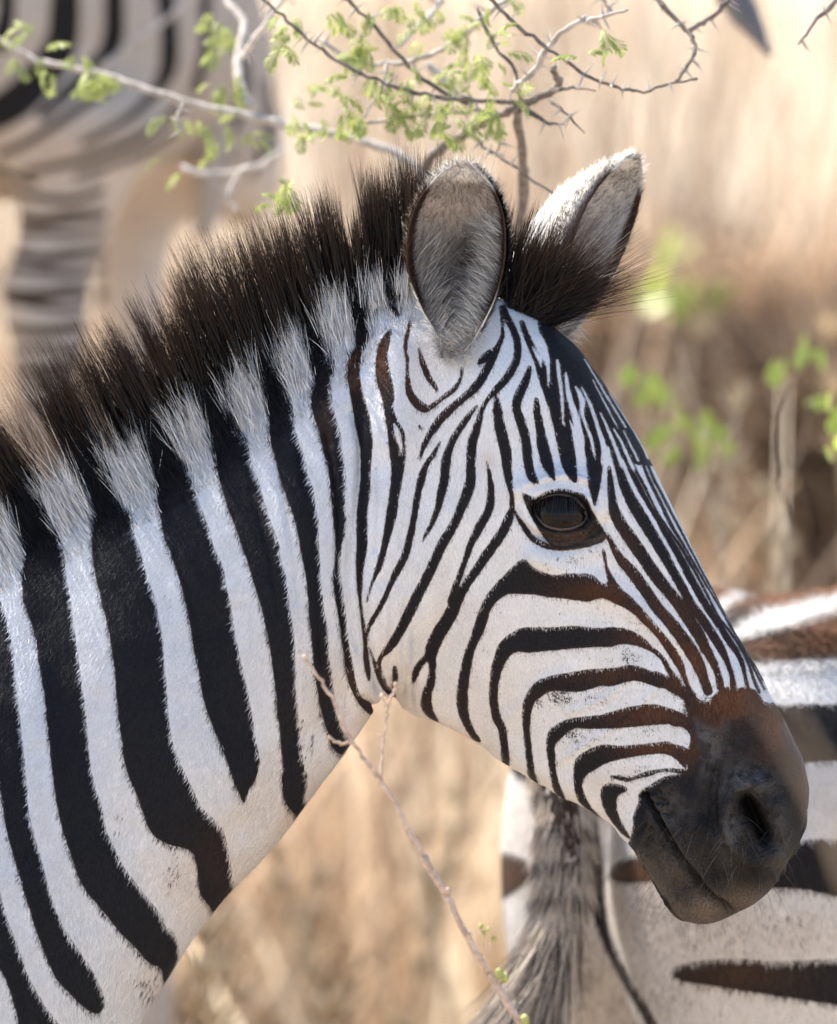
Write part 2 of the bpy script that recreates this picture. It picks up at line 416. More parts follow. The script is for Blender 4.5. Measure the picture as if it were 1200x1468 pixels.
B.append(('line', [(875,1113,4),(888,1115,7),(901,1118,6),(915,1113,6),(930,1109,8),(953,1104,5),(980,1106,8)]))
B.append(('poly', [(905,1204),(890,1194),(878,1180),(867,1163),(861,1146),(863,1128),(874,1123),(888,1124),(901,1132),(888,1140),(884,1151),(888,1172),(897,1188)]))
# bridge of the nose
B.append(('line', [(867,766,8),(872,769,7),(880,786,10),(890,802,14),(907,821,17),(925,846,18),(942,871,17),(959,890,18),(974,909,19),(990,932,20),(1001,952,19),(1009,973,15),(1015,990,15)]))
B.append(('line', [(873,671,6),(875,692,10),(877,713,12),(881,734,17),(892,755,19),(906,775,20),(923,800,19),(940,825,19),(958,848,18),(974,867,18),(986,886,18),(1001,909,18),(1013,932,15),(1024,952,12),(1030,969,10),(1033,985,12)]))
B.append(('line', [(878,640,10),(887,671,12),(896,698,15),(908,723,18),(921,744,18),(935,767,17),(950,792,16),(965,819,14),(979,844,14),(992,869,15),(1007,888,14),(1022,911,14),(1034,930,13),(1042,948,9),(1049,967,8),(1051,984,10)]))
B.append(('line', [(890,640,6),(902,667,9),(915,696,9),(929,721,8),(942,742,8),(956,767,10),(973,796,11),(987,823,12),(999,845,12),(1013,869,12),(1030,894,11),(1044,917,11),(1057,936,9),(1065,955,7),(1069,973,6),(1072,986,7)]))
B.append(('line', [(900,645,5),(910,671,5),(923,696,5),(940,730,4),(958,759,5),(977,786,6),(996,819,5),(1012,849,4.5),(1030,884,4.5),(1049,909,5),(1065,934,5),(1075,957,5),(1081,975,5),(1088,992,5)]))
B.append(('line', [(910,645,5),(919,660,5),(930,686,5.5),(946,719,6),(962,752,6),(981,784,5),(1000,817,4.5),(1017,846,4),(1035,876,4),(1046,896,4),(1063,925,4),(1080,957,4),(1096,988,4)]))
B.append(('line', [(920,645,5),(936,684,5),(952,715,5),(969,748,4.5),(989,786,4),(1009,824,3.5),(1032,864,3),(1050,897,3),(1073,938,3),(1094,975,3)]))
# forehead
B.append(('line', [(759,527,7),(754,546,12),(745,565,14),(740,584,13),(747,605,14),(753,627,14),(756,652,14),(759,673,14),(764,686,12),(770,691,5)]))
B.append(('line', [(769,573,7),(770,590,11),(774,613,13),(778,638,17),(784,661,18),(790,677,12),(795,687,4)]))
B.append(('line', [(748,462,8),(753,477,9),(763,500,11),(772,519,13),(780,540,18),(790,563,22),(799,586,24),(806,613,25),(811,638,24),(815,661,23),(820,677,18),(824,688,8)]))
B.append(('poly', [(770,450),(800,462),(835,480),(885,545),(925,598),(952,650),(940,668),(905,664),(880,650),(868,640),(862,690),(853,726),(844,700),(838,680),(835,640),(822,610),(800,580),(786,550),(780,510)]))
W = []
W.append(('line', [(565,608,3),(569,618,7),(573,632,7),(576,648,3)]))
W.append(('line', [(759,471,6),(766,478,9),(774,488,12),(782,507,8),(786,527,5),(786,552,2)]))
W.append(('line', [(764,498,2),(770,508,5),(774,516,5),(775,524,2)]))
W.append(('line', [(799,517,4),(802,544,5),(806,573,4),(807,607,2)]))
W.append(('line', [(811,534,3),(815,565,7),(824,594,9),(830,623,12),(832,648,13),(834,672,14),(836,692,14)]))
W.append(('line', [(826,555,3),(833,570,7),(835,580,8),(834,590,5),(839,607,4),(847,627,4),(852,652,3)]))
W.append(('line', [(834,555,2),(847,582,4),(857,613,5),(866,642,8),(867,662,11)]))
W.append(('line', [(861,592,2),(874,621,4),(884,646,5),(892,667,6)]))
W.append(('line', [(880,615,2),(890,632,3),(899,652,4),(908,672,4)]))
W.append(('line', [(894,618,1.5),(905,640,2.5),(915,660,3)]))
W.append(('line', [(838,515,1),(858,548,2),(880,585,2),(897,612,1.5)]))
W.append(('line', [(850,545,1),(868,580,1.8),(884,610,1.5)]))
W.append(('line', [(872,560,1),(892,592,1.8),(912,622,2),(932,655,2)]))
W.append(('line', [(905,612,1.5),(917,632,2),(929,656,2.5)]))
for k, p in B: MAIN.shape(k, p)
for k, p in W: MAIN.shape(k, p, white=True)
LID = [(749,707),(767,713),(784,704),(805,700),(826,705),(840,712),(851,735),(869,766),(863,778),(845,783),(815,788),(795,785),(780,772),(768,752),(757,733)]
MAIN.shape('poly', LID)
MUZZLE = [(903,1204),(907,1172),(915,1150),(917,1136),(934,1124),(953,1113),(975,1110),(985,1102),(984,1079),(990,1059),(985,1039),(983,1011),(975,991),(990,993),(1000,1001),(1014,1006),(1020,1000),(1030,990),(1040,984),(1044,984),(1050,988),(1065,985),(1081,988),(1092,1000),(1106,1008),(1200,1010),(1205,1400),(850,1400)]
MAIN.shape('poly', MUZZLE)
SKINMAP = StripeMap(-60, 380, 1210, 1500)
SKINMAP.shape('poly', [(x+12 if x < 1100 else x, y+(34 if 975 <= x <= 1120 else 4)) for x, y in MUZZLE])
SKINMAP.shape('poly', LID)

def blob_map(x, y, blobs):
    v = np.zeros_like(x)
    for bx, by, rx, ry, a in blobs:
        v = np.maximum(v, a*np.exp(-((x-bx)/rx)**2-((y-by)/ry)**2))
    return v
RUST = [(950,900,60,45,.75),(990,950,45,45,.9),(930,1020,70,30,.7),(880,965,70,20,.4),(940,1072,50,22,.75),(1050,1010,60,38,1.0),(1105,1040,35,65,.85),(1040,1050,60,40,.4),(985,1070,25,30,.6),
        (880,845,60,28,.6),(830,850,40,20,.3),(505,520,20,45,.75),(548,510,22,50,.8),(590,500,20,70,.8),(612,560,40,40,.5),(865,810,10,40,.8),(890,800,25,60,.35),
        (815,770,45,14,.55),(1030,1060,50,30,.2),(470,600,20,60,.25),(520,960,40,60,.35),(320,1230,40,60,.15),(640,1010,200,40,.12)]
WARM = [(540,1040,60,60,.8),(440,1180,70,90,.75),(330,1280,70,80,.6),(280,1260,60,60,.5),(240,1400,60,80,.4),(390,1150,60,80,.45),(720,1010,60,60,.2),(660,1060,60,30,.4),(560,940,25,60,.3),
        (480,990,60,80,.5),(600,520,30,80,.25),(820,775,60,14,.4),(870,1120,40,20,.35),(700,660,14,20,.6),(1010,1305,36,26,.9),(1070,1292,45,20,.7),(965,1250,36,40,.32),(1120,1240,24,24,.15)]
DIRT = [(800,1000,30,22,.95),(845,1000,22,22,.75),(775,1005,15,18,.8),(825,1055,40,18,.75),(905,940,22,16,.75),(900,900,40,20,.45),(880,870,60,25,.3),(970,985,18,22,1.0),(935,1035,22,25,.8),
        (985,1010,14,40,1.0),(1010,1000,25,12,.8),(1045,985,30,10,.5),(905,1110,50,20,.55),(800,820,60,16,.4),(930,800,40,40,.45),(960,850,30,30,.3),(940,1050,60,60,.35),(860,930,90,80,.3),(250,1250,10,25,.8),(215,1420,22,40,.55),
        (430,1010,14,60,.3),(172,1190,8,18,.5),(440,1060,14,40,.5),(820,800,40,10,.6),(700,920,30,80,.2),(240,870,10,20,.3),(860,790,20,20,.4),(900,1150,30,30,.4),(1010,1068,34,46,.9),(1066,1118,44,24,.8),(1046,1190,16,40,.8),(960,1160,30,30,.6),(1110,1190,20,40,.5)]

# ------------------------------------------------------------------ surface building helpers
def loft(rings):
    """rings: list of (m,3) arrays -> verts, triangulated-cap quads as (n,4) (caps collapsed to a centre vertex, degenerate-free tris given as quads by repeating)"""
    m = len(rings[0]); V = np.vstack(rings); F = []
    for i in range(len(rings)-1):
        a = i*m+np.arange(m); b = i*m+(np.arange(m)+1) % m
        F.append(np.stack([a, b, b+m, a+m], 1))
    F = np.vstack(F).tolist()
    n = len(V)
    V = np.vstack([V, rings[0].mean(0), rings[-1].mean(0)])
    for k in range(m):
        F.append([n, (k+1) % m, k]); o = (len(rings)-1)*m
        F.append([n+1, o+k, o+(k+1) % m])
    return V, F

def capsule_chain(pts, rad, m=20, flat=None):
    """tapered tube through 3-D points with rounded ends"""
    P = np.asarray(pts, float); R = np.asarray(rad, float)
    A = catmull(np.hstack([P, R[:, None]]), 5); P = A[:, :3]; R = A[:, 3]
    T = np.gradient(P, axis=0); T /= np.linalg.norm(T, axis=1)[:, None]
    rings = []
    up = np.array([0.13, 0.9, 0.2]); th = np.linspace(0, 2*np.pi, m, endpoint=False)
    def ring(c, t, r):
        u = np.cross(t, up); u /= np.linalg.norm(u); v = np.cross(t, u)
        f = (1, 1) if flat is None else flat
        return c+r*(f[0]*np.cos(th)[:, None]*u+f[1]*np.sin(th)[:, None]*v)
    for k in (0.2, 0.6, 0.9): rings.append(ring(P[0]-T[0]*R[0]*math.sqrt(1-k*k)*0.8, T[0], R[0]*k))
    for c, t, r in zip(P, T, R): rings.append(ring(c, t, r))
    for k in (0.9, 0.6, 0.2): rings.append(ring(P[-1]+T[-1]*R[-1]*math.sqrt(1-k*k)*0.8, T[-1], R[-1]*k))
    return loft(rings)

def ellipsoid(c, r, axes=np.eye(3), n=18, m=28):
    rings = []
    for i in range(1, n):
        a = math.pi*i/n; th = np.linspace(0, 2*np.pi, m, endpoint=False)
        L = np.stack([np.sin(a)*np.cos(th)*r[0], np.sin(a)*np.sin(th)*r[1], np.full(m, math.cos(a)*r[2])], 1)
        rings.append(np.asarray(c)+L@axes)
    return loft(rings)

def voxel_union(parts, voxel):
    V = []; F = []; n = 0
    for v, f in parts:
        V.append(v); F += [[i+n for i in p] for p in f]; n += len(v)
    me = bpy.data.meshes.new('tmp'); me.from_pydata(np.vstack(V).tolist(), [], F); me.update()
    import bmesh
    bm = bmesh.new(); bm.from_mesh(me); bmesh.ops.recalc_face_normals(bm, faces=bm.faces); bm.to_mesh(me); bm.free()
    o = bpy.data.objects.new('tmp', me); COL.objects.link(o)
    md = o.modifiers.new('r', 'REMESH'); md.mode = 'VOXEL'; md.voxel_size = voxel; md.adaptivity = 0
    dg = bpy.context.evaluated_depsgraph_get()
    ev = o.evaluated_get(dg); m2 = ev.to_mesh()
    co = np.empty(len(m2.vertices)*3, np.float32); m2.vertices.foreach_get('co', co)
    nl = np.empty(len(m2.polygons), np.int32); m2.polygons.foreach_get('loop_total', nl)
    assert (nl == 4).all()
    lv = np.empty(len(m2.loops), np.int32); m2.loops.foreach_get('vertex_index', lv)
    ev.to_mesh_clear()
    bpy.data.objects.remove(o); bpy.data.meshes.remove(me)
    co = co.reshape(-1, 3).astype(float); lv = lv.reshape(-1, 4)
    # orient outward
    a = co[lv[:, 0]]; n_ = np.cross(co[lv[:, 2]]-a, co[lv[:, 3]]-co[lv[:, 1]])
    vol = np.einsum('ij,ij->i', a-co.mean(0), n_).sum()
    if vol < 0: lv = lv[:, ::-1].copy()
    return co, lv

def edges_of(F):
    E = np.vstack([F[:, [0, 1]], F[:, [1, 2]], F[:, [2, 3]], F[:, [3, 0]]]); E = np.sort(E, 1)
    return np.unique(E, axis=0)

def smooth(V, F, it, lam=0.5, w=None, pin=None):
    E = edges_of(F); n = len(V)
    deg = np.bincount(E.ravel(), minlength=n).astype(float); deg[deg == 0] = 1
    V = V.copy()
    for k in range(it):
        S_ = np.empty_like(V)
        for c in range(V.shape[1]):
            S_[:, c] = np.bincount(E[:, 0], V[E[:, 1], c], n)+np.bincount(E[:, 1], V[E[:, 0], c], n)
        d = S_/deg[:, None]-V
        l = lam if w is None else lam*w[:, None]
        if pin is not None: d[pin] = 0
        V += l*d
    return V

def normals(V, F):
    n_ = np.cross(V[F[:, 2]]-V[F[:, 0]], V[F[:, 3]]-V[F[:, 1]])
    N = np.zeros_like(V)
    for c in range(3):
        N[:, c] = sum(np.bincount(F[:, k], n_[:, c], len(V)) for k in range(4))
    return N/np.maximum(np.linalg.norm(N, axis=1), 1e-12)[:, None]

def subdivide(V, F, sel):
    """split selected quads in four; returns V, F, sel of new faces, and hanging vertices (mid, a, b)"""
    Fs = F[sel]; keep = F[~sel]
    n = len(V)
    raw = np.vstack([Fs[:, [0, 1]], Fs[:, [1, 2]], Fs[:, [2, 3]], Fs[:, [3, 0]]])
    E, inv = np.unique(np.sort(raw, 1), axis=0, return_inverse=True); inv = inv.ravel()
    mids = V[E].mean(1); cent = V[Fs].mean(1); k = len(Fs)
    e = [n+inv[i*k:(i+1)*k] for i in range(4)]; c = n+len(E)+np.arange(k)
    NF = np.vstack([np.stack([Fs[:, 0], e[0], c, e[3]], 1), np.stack([e[0], Fs[:, 1], e[1], c], 1),
                    np.stack([c, e[1], Fs[:, 2], e[2]], 1), np.stack([e[3], c, e[2], Fs[:, 3]], 1)])
    if len(keep):
        rk = np.sort(np.vstack([keep[:, [0, 1]], keep[:, [1, 2]], keep[:, [2, 3]], keep[:, [3, 0]]]), 1)
        base = max(n, 1)
        hang = np.isin(E[:, 0]*np.int64(base)+E[:, 1], rk[:, 0]*np.int64(base)+rk[:, 1])
    else: hang = np.zeros(len(E), bool)
    H = np.stack([n+np.nonzero(hang)[0], E[hang, 0], E[hang, 1]], 1)
    V2 = np.vstack([V, mids, cent]); F2 = np.vstack([keep, NF])
    s2 = np.zeros(len(F2), bool); s2[len(keep):] = True
    return V2, F2, s2, H

def poly_dist(x, y, pts):
    d = np.full(x.shape, 1e9)
    P = catmull(np.array(pts, float), 4)
    for a, b in zip(P[:-1], P[1:]):
        dd, _ = seg_dist(x, y, a, b); d = np.minimum(d, dd)
    return d

def blades(root, direc, length, width, col_root, col_tip, segs=3, bend=None, nrm=None, rs=None, taper=0.15, tpow=1.0):
    """thin tapered ribbons; arrays (n,...). returns V,F,cols,normals"""
    rs = rs or rng
    n = len(root); k = segs+1
    side = np.cross(direc, rs.normal(size=(n, 3))); side /= np.linalg.norm(side, axis=1)[:, None]
    t = np.linspace(0, 1, k)
    P = root[:, None, :]+direc[:, None, :]*(length[:, None, None]*t[None, :, None])
    if bend is not None: P = P+bend[:, None, :]*(length[:, None, None]*(t**2)[None, :, None])
    wd = width[:, None, None]*(1-(1-taper)*t**1.5)[None, :, None]*0.5
    V = np.empty((n, k, 2, 3)); V[:, :, 0] = P-side[:, None, :]*wd; V[:, :, 1] = P+side[:, None, :]*wd
    tc_ = (t**tpow)[None, :, None]
    C = col_root[:, None, :]*(1-tc_)+col_tip[:, None, :]*tc_
    C = np.repeat(C[:, :, None, :], 2, axis=2).reshape(-1, 3)
    base = (np.arange(n)*k*2)[:, None]
    i = np.arange(segs)*2
    F = np.stack([base+i, base+i+1, base+i+3, base+i+2], 2).reshape(-1, 4)
    Nn = None if nrm is None else np.repeat(nrm, k*2, axis=0)
    return V.reshape(-1, 3), F, C, Nn
# ------------------------------------------------------------------ the zebra in focus: one continuous body, ears, eye, mane, coat
CMID = -150*S                               # depth of the neck's middle plane
def zp(x, y, c=0.0):                        # photo pixel on the zebra's middle plane, plus metres towards the camera
    return at(x, y, np.full(np.shape(x), CMID))+(-FV)*np.asarray(c)[..., None]

KS = S*(D-CMID)/D                           # metres per pixel on that plane
TH = np.linspace(0, 2*np.pi, 64, endpoint=False)
def neck_ring(crest, throat, hw):
    crest = np.array(crest, float); throat = np.array(throat, float)
    c = (crest+throat)/2; h = (crest-throat)/2
    t = np.cos(TH)
    l = np.sign(np.sin(TH))*np.abs(np.sin(TH))**0.92*(1-0.30*t-0.10*t*t)
    xy = c+t[:, None]*h
    return zp(xy[:, 0], xy[:, 1], -l*hw*KS)
neck_tab = [((-760,930),(-430,1900),330),((-560,880),(-230,1900),330),((-380,850),(-60,1850),300),((-230,845),(70,1720),255),((-100,825),(150,1580),215),((0,775),(190,1490),188),((100,722),(236,1408),172),
            ((210,668),(304,1312),160),((320,600),(392,1215),150),((410,533),(470,1112),140),((480,470),(520,1045),132),((550,425),(560,985),122),((640,400),(615,920),108),((700,410),(680,840),85)]
A_ = np.array([[*a, *b, w] for a, b, w in neck_tab], float)
A_ = catmull(A_, 4)
NECK = loft([neck_ring(r[:2], r[2:4], r[4]) for r in A_])

RHO = math.radians(22)
AX = np.array([0.4386, -0.8986]); WX = np.array([0.8986, 0.4386])       # head axis / dorsal direction in (right, up)
A0 = (700.0, 480.0)
head_tab = np.array([  # a, top, bottom, half width, exponent, widest height
    (-70, 10,-170, 78,2.0,.0),(-40, 42,-185, 95,2.0,.0),(0, 72,-206,112,2.05,.1),(60,104,-240,128,2.1,.2),(120,117,-270,140,2.2,.25),(200,126,-304,150,2.3,.3),(274,130,-332,150,2.35,.35),(350,130,-349,138,2.35,.3),
    (400,129,-347,126,2.3,.2),(433,129,-333,118,2.3,.15),(462,129,-309,112,2.3,.1),(486,130,-293,107,2.3,.1),(521,131,-269,101,2.3,.1),(559,133,-250,96,2.3,.1),(594,136,-226,92,2.25,.05),(645,138,-194,86,2.2,.0),(691,139,-163,82,2.2,.0),(736,138,-139,82,2.2,-.05),
    (774,130,-134,84,2.2,-.05),(805,116,-131,82,2.2,-.05),(835,92,-126,76,2.2,0),(862,60,-118,66,2.1,0),(880,32,-109,54,2.1,0),(893,8,-100,40,2.,0),(902,-22,-88,20,2.,0)], float)
HT = catmull(head_tab, 3)
def head_point(a, d, l):
    w = d*math.cos(RHO)+l*math.sin(RHO)
    c = d*math.sin(RHO)-l*math.cos(RHO)+0.03*a
    x = A0[0]+AX[0]*a+WX[0]*w; y = A0[1]-(AX[1]*a+WX[1]*w)
    return zp(x, y, (c+14)*KS)
def head_ring(a, top, bot, hw, n, wt):
    s = np.sin(TH); co = np.cos(TH)
    t = np.sign(co)*np.abs(co)**(2/n); sl = np.sign(s)*np.abs(s)**(2/n)
    g = 1+0.28*wt*np.tanh(2.2*(t-0.1))-0.06
    cen, H = (top+bot)/2, (top-bot)/2
    for _ in range(30):
        d = cen+H*t; l = sl*g*hw
        w = d*math.cos(RHO)+l*math.sin(RHO)
        H += 0.5*((top-bot)-(w.max()-w.min())); H = max(H, 4); cen += 0.9*((top+bot)-(w.max()+w.min()))/2
    return head_point(np.full_like(t, a), cen+H*t, sl*g*hw)
HEAD = loft([head_ring(*r) for r in HT])

def leg_chain(x, c, top_y, r=1.0, hind=False):
    g = CAM; P = []
    base = zp(np.array(x), np.array(top_y), np.array(c))
    z0 = 0.0; zt = base[2]
    hs = [1, .72, .52, .46, .30, .14, .07, 0.0]; rr = [.115, .085, .055, .052, .036, .034, .045, .05]
    off = [0, .02, .0, .0, .0, .0, .03, .05] if not hind else [0, .06, -.02, -.06, -.09, -.08, -.05, -.03]
    return capsule_chain([(base[0]+o, base[1], z0+h*zt+(0.03 if h == 0 else 0)) for h, o in zip(hs, off)], [q*r for q in rr])
BASEZ = []
trunk = []
for x, top, bot, hw in [(-560,880,1860,330),(-800,900,1830,370),(-1100,915,1810,390),(-1450,905,1790,390),(-1750,885,1720,365),(-1980,905,1600,310),(-2140,990,1480,200),(-2200,1100,1380,90)]:
    th = TH; t = np.cos(th); l = np.sin(th)*(1-0.12*t)
    trunk.append(zp(np.full_like(t, x), (top+bot)/2-t*(bot-top)/2, -l*hw*KS))
parts = [NECK, HEAD, loft(trunk), leg_chain(-430, .12, 1640), leg_chain(-330, -.12, 1640), leg_chain(-1900, .13, 1450, 1.15, True), leg_chain(-1990, -.13, 1450, 1.15, True)]
V, F = voxel_union(parts, 0.0075)
V = smooth(V, F, 5, 0.5)
# soften the crease where the head meets the neck and crest
x, y, c = project(V)
wt = np.maximum(blob_map(x, y, [(560,560,60,120,1.0),(640,440,120,60,1.0),(540,1010,30,30,.5),(520,800,40,140,.6)]), 0)
V = smooth(V, F, 16, 0.5, w=np.clip(wt*1.3, 0, 1))
# keep more detail where the photograph looks
x, y, c = project(V); N_ = normals(V, F)
infr = (x > -70) & (x < 1270) & (y > 340) & (y < 1540)
sel = infr[F].all(1)
hang = []
V, F, sel, H = subdivide(V, F, sel); hang.append(H)
V = smooth(V, F, 4, 0.5, pin=np.unique(H.ravel()))
N_ = normals(V, F); sel &= ((N_@(-FV)) > -0.25)[F].any(1)
V, F, sel, H = subdivide(V, F, sel); hang.append(H)
V = smooth(V, F, 4, 0.5, pin=np.unique(np.vstack(hang).ravel()))
x, y, c = project(V); N_ = normals(V, F)
face_near = (x > 735) & (y > 600) & ((N_@(-FV)) > 0.0) & ~((x < 880) & (y > 860))
sel = face_near[F].all(1)
V, F, sel, H = subdivide(V, F, sel); hang.append(H)
V = smooth(V, F, 3, 0.5, pin=np.unique(np.vstack(hang).ravel()))

# pixel layout of every vertex: the side in view directly, the far side mirrored through the animal's middle plane
def layout(V, N_):
    x, y, c = project(V)
    vis = (N_@(-FV)) > 0.0
    cm = c-CMID
    Vm = V+FV*(2*cm)[:, None]                         # neck / body mirror
    xm, ym, _ = project(Vm)
    # head mirror
    lpx = (x-A0[0])*AX[0]-(y-A0[1])*AX[1]; wpx = (x-A0[0])*WX[0]-(y-A0[1])*WX[1]
    bot = np.interp(lpx, HT[:, 0], HT[:, 2])
    ish = (lpx > -60) & (wpx > bot-12)
    cc = cm/KS-14-0.03*lpx
    l = wpx*math.sin(RHO)-cc*math.cos(RHO); d = wpx*math.cos(RHO)+cc*math.sin(RHO)
    wm = d*math.cos(RHO)-l*math.sin(RHO)
    xh = A0[0]+AX[0]*lpx+WX[0]*wm; yh = A0[1]-(AX[1]*lpx+WX[1]*wm)
    X = np.where(vis, x, np.where(ish, xh, xm)); Y = np.where(vis, y, np.where(ish, yh, ym))
    return X, Y, vis

N_ = normals(V, F)
X, Y, vis = layout(V, N_)
act = (X > -60) & (X < 1210) & (Y > 400)
disp = np.zeros(len(V))
def brush(pts, amp, rad):
    xs = [p[0] for p in pts]; ys = [p[1] for p in pts]; m = rad*3
    k = act & (X > min(xs)-m) & (X < max(xs)+m) & (Y > min(ys)-m) & (Y < max(ys)+m)
    d = poly_dist(X[k], Y[k], pts) if len(pts) > 1 else np.hypot(X[k]-xs[0], Y[k]-ys[0])
    disp[k] += amp*np.exp(-(d/rad)**2)
mm = 0.001
# jaw edge, cheek, crest of the face
brush([(512,560),(516,640),(517,720),(515,800),(519,870),(531,935),(548,985)], -7*mm, 9)
brush([(548,860),(570,930),(610,985)], 6*mm, 30)
brush([(555,700),(560,800)], 4*mm, 26)
brush([(565,500),(575,560),(565,620)], 14*mm, 42)
brush([(530,470),(520,520)], -6*mm, 20)
for _k in range(110):
    _a = rng.uniform(770, 858); _b = 770+rng.normal(0, 7)-abs(_a-815)*.12
    brush([(_a, _b)], rng.normal(.3, .8)*mm, rng.uniform(1.8, 3.2))
for _k in range(26):
    _a = rng.uniform(838, 856); brush([(_a, 715+(_a-838)*1.2+rng.normal(0, 5))], rng.uniform(.5, 1.4)*mm, 2.6)
for _o, _am in ((0, -1.6), (7, 1.0), (13, -1.3)):
    brush([(758,700-_o),(785,692-_o),(812,688-_o),(842,698-_o)], _am*mm, 3.0)
    brush([(772,768+_o*.6),(800,782+_o*.6),(835,778+_o*.6)], _am*mm, 3.0)
brush([(640,830),(690,900)], 6*mm, 90)
brush([(770,800),(800,815),(870,842),(930,884),(970,918)], 6.5*mm, 17)
brush([(760,850),(850,880),(930,930)], -3*mm, 22)
brush([(650,740),(625,800),(610,870)], 3*mm, 24)
brush([(820,960),(770,985),(725,1035)], 2.2*mm, 9)
brush([(905,965),(870,1000),(815,1020)], 1.8*mm, 5)
brush([(935,990),(900,1030),(850,1060),(800,1090)], 1.8*mm, 5)
brush([(860,1090),(800,1110)], -2*mm, 14)
brush([(590,1005),(660,1040),(740,1085),(820,1130)], 3*mm, 14)
brush([(880,760),(930,830),(985,910)], -3*mm, 30)
brush([(745,702),(775,690),(810,684),(845,697),(864,730)], 7*mm, 15)
brush([(765,790),(805,800),(850,790)], 3*mm, 13)
brush([(775,620),(800,650)], -5*mm, 34)
brush([(700,560),(735,600)], 4*mm, 40)
brush([(990,960),(1000,1030)], -2.5*mm, 24)
# muzzle: nostril, lips, chin
brush([(1060,1136),(1042,1168),(1050,1206),(1078,1232),(1108,1222)], 8*mm, 12)
brush([(1110,1160),(1118,1195)], 5*mm, 15)
brush([(1060,1120),(1092,1128)], 4*mm, 16)
brush([(1066,1146),(1078,1166),(1094,1196)], -9*mm, 13)
brush([(1070,1150),(1080,1166),(1092,1188),(1100,1204)], -19*mm, 7.5)
brush([(1026,1108),(1022,1135),(1024,1165),(1030,1190)], -3*mm, 6)
brush([(1034,1112),(1031,1140),(1032,1165)], 1.5*mm, 4)
brush([(922,1138),(935,1158),(952,1186),(972,1220),(995,1253),(1020,1284),(1046,1305)], -11*mm, 4.5)
brush([(905,1190),(925,1225),(960,1270),(990,1300)], 3*mm, 14)
brush([(935,1146),(958,1180),(980,1215),(1004,1247),(1030,1280)], 3.5*mm, 7)
brush([(930,1175),(950,1215),(985,1258),(1015,1295)], 1.5*mm, 10)
brush([(985,1300)], 5*mm, 26); brush([(1085,1260)], 4*mm, 34); brush([(1010,1200)], 4*mm, 40)
for a, b in [((926,1140),(946,1136)),((930,1150),(955,1150)),((938,1164),(962,1168)),((920,1150),(918,1172)),((926,1168),(921,1192)),((936,1186),(930,1210))]:
    brush([a, ((a[0]+b[0])/2+2, (a[1]+b[1])/2-2), b], -2.2*mm, 3.2)
# skin folds at the throat-latch and along the neck
for pts, am in [([(428,640),(445,740),(453,850),(460,950)], -2.6),([(440,700),(450,800),(459,900)], 1.4),([(466,620),(484,715),(483,800),(490,880),(500,950)], -3.0),([(476,640),(490,730),(487,800)], 1.5),
                ([(505,590),(516,650),(507,745),(500,840),(512,930)], -2.4),([(524,590),(538,650),(541,720),(536,790)], -1.8),([(535,560),(552,630)], -1.6),([(360,700),(385,790),(400,880)], -1.4),([(395,660),(415,760),(425,860)], -1.6),
                ([(545,830),(540,900),(552,960)], -1.6),([(560,850),(556,910),(566,965)], -1.6),([(578,860),(572,920),(580,985)], -1.5),([(590,900),(588,960),(596,1010)], -1.2),([(250,790),(285,900),(300,980)], -1.0),([(520,1000),(545,1018)], -3)]:
    brush(pts, am*1.6*mm, 4.2)
for _k in range(90):
    _t = rng.random(); _s = rng.normal(0, 1)
    brush([(925+_t*80+_s*12, 1195+_t*110-_s*8+rng.normal(0, 8))], rng.uniform(.4, 1.0)*mm, 2.6)
for _k in range(60):
    _a = rng.uniform(985, 1120); _b = rng.uniform(1030, 1260)
    brush([(_a, _b), (_a+rng.normal(2, 5), _b+rng.uniform(6, 22))], rng.normal(0, .9)*mm, rng.uniform(3, 7))
brush([(150,800),(210,1000),(290,1150)], 5*mm, 60)
brush([(330,900),(360,1050)], -6*mm, 45)
brush([(60,900),(140,1120),(230,1290)], -5*mm, 40)
brush([(480,1000),(400,1120),(300,1250)], -5*mm, 26)
brush([(430,700),(400,900)], 4*mm, 40)
# eye socket
EC = np.array([804.0, 735.0]); EA = math.radians(6)
def eye_uv(x, y):
    dx, dy = x-EC[0], y-EC[1]
    return dx*math.cos(EA)+dy*math.sin(EA), -dx*math.sin(EA)+dy*math.cos(EA)
u, v = eye_uv(X, Y)
upper = np.sqrt(np.clip(1-(u/40)**2, 0, 1))
vo = np.where(v < 0, v/(27*upper+1e-3), v/(24*upper+1e-3))
ins = (np.abs(u) < 39) & (np.abs(vo) < 1) & act
eu = np.sqrt((u/40)**2+(np.where(v < 0, v/27, v/24))**2)
disp += np.where(act, 4.5*mm*np.exp(-((eu-1.22)/0.20)**2), 0)
disp += np.where(act, -2.5*mm*np.exp(-((eu-1.62)/0.14)**2)*(v > 0), 0)
disp += np.where(act, -26*mm*(1-sstep(0.90, 1.06, eu)), 0)
# small unevenness of flesh under the coat
disp += np.where(act, (hash_noise(V, 55, 3)-0.5)*1.6*mm+(hash_noise(V, 18, 4)-0.5)*3*mm, 0)
V = V+N_*disp[:, None]
allh = np.vstack(hang)
V = smooth(V, F, 1, 0.4, pin=np.unique(allh.ravel()))
for H in hang: V[H[:, 0]] = 0.5*(V[H[:, 1]]+V[H[:, 2]])
N_ = normals(V, F)
X, Y, vis = layout(V, N_)

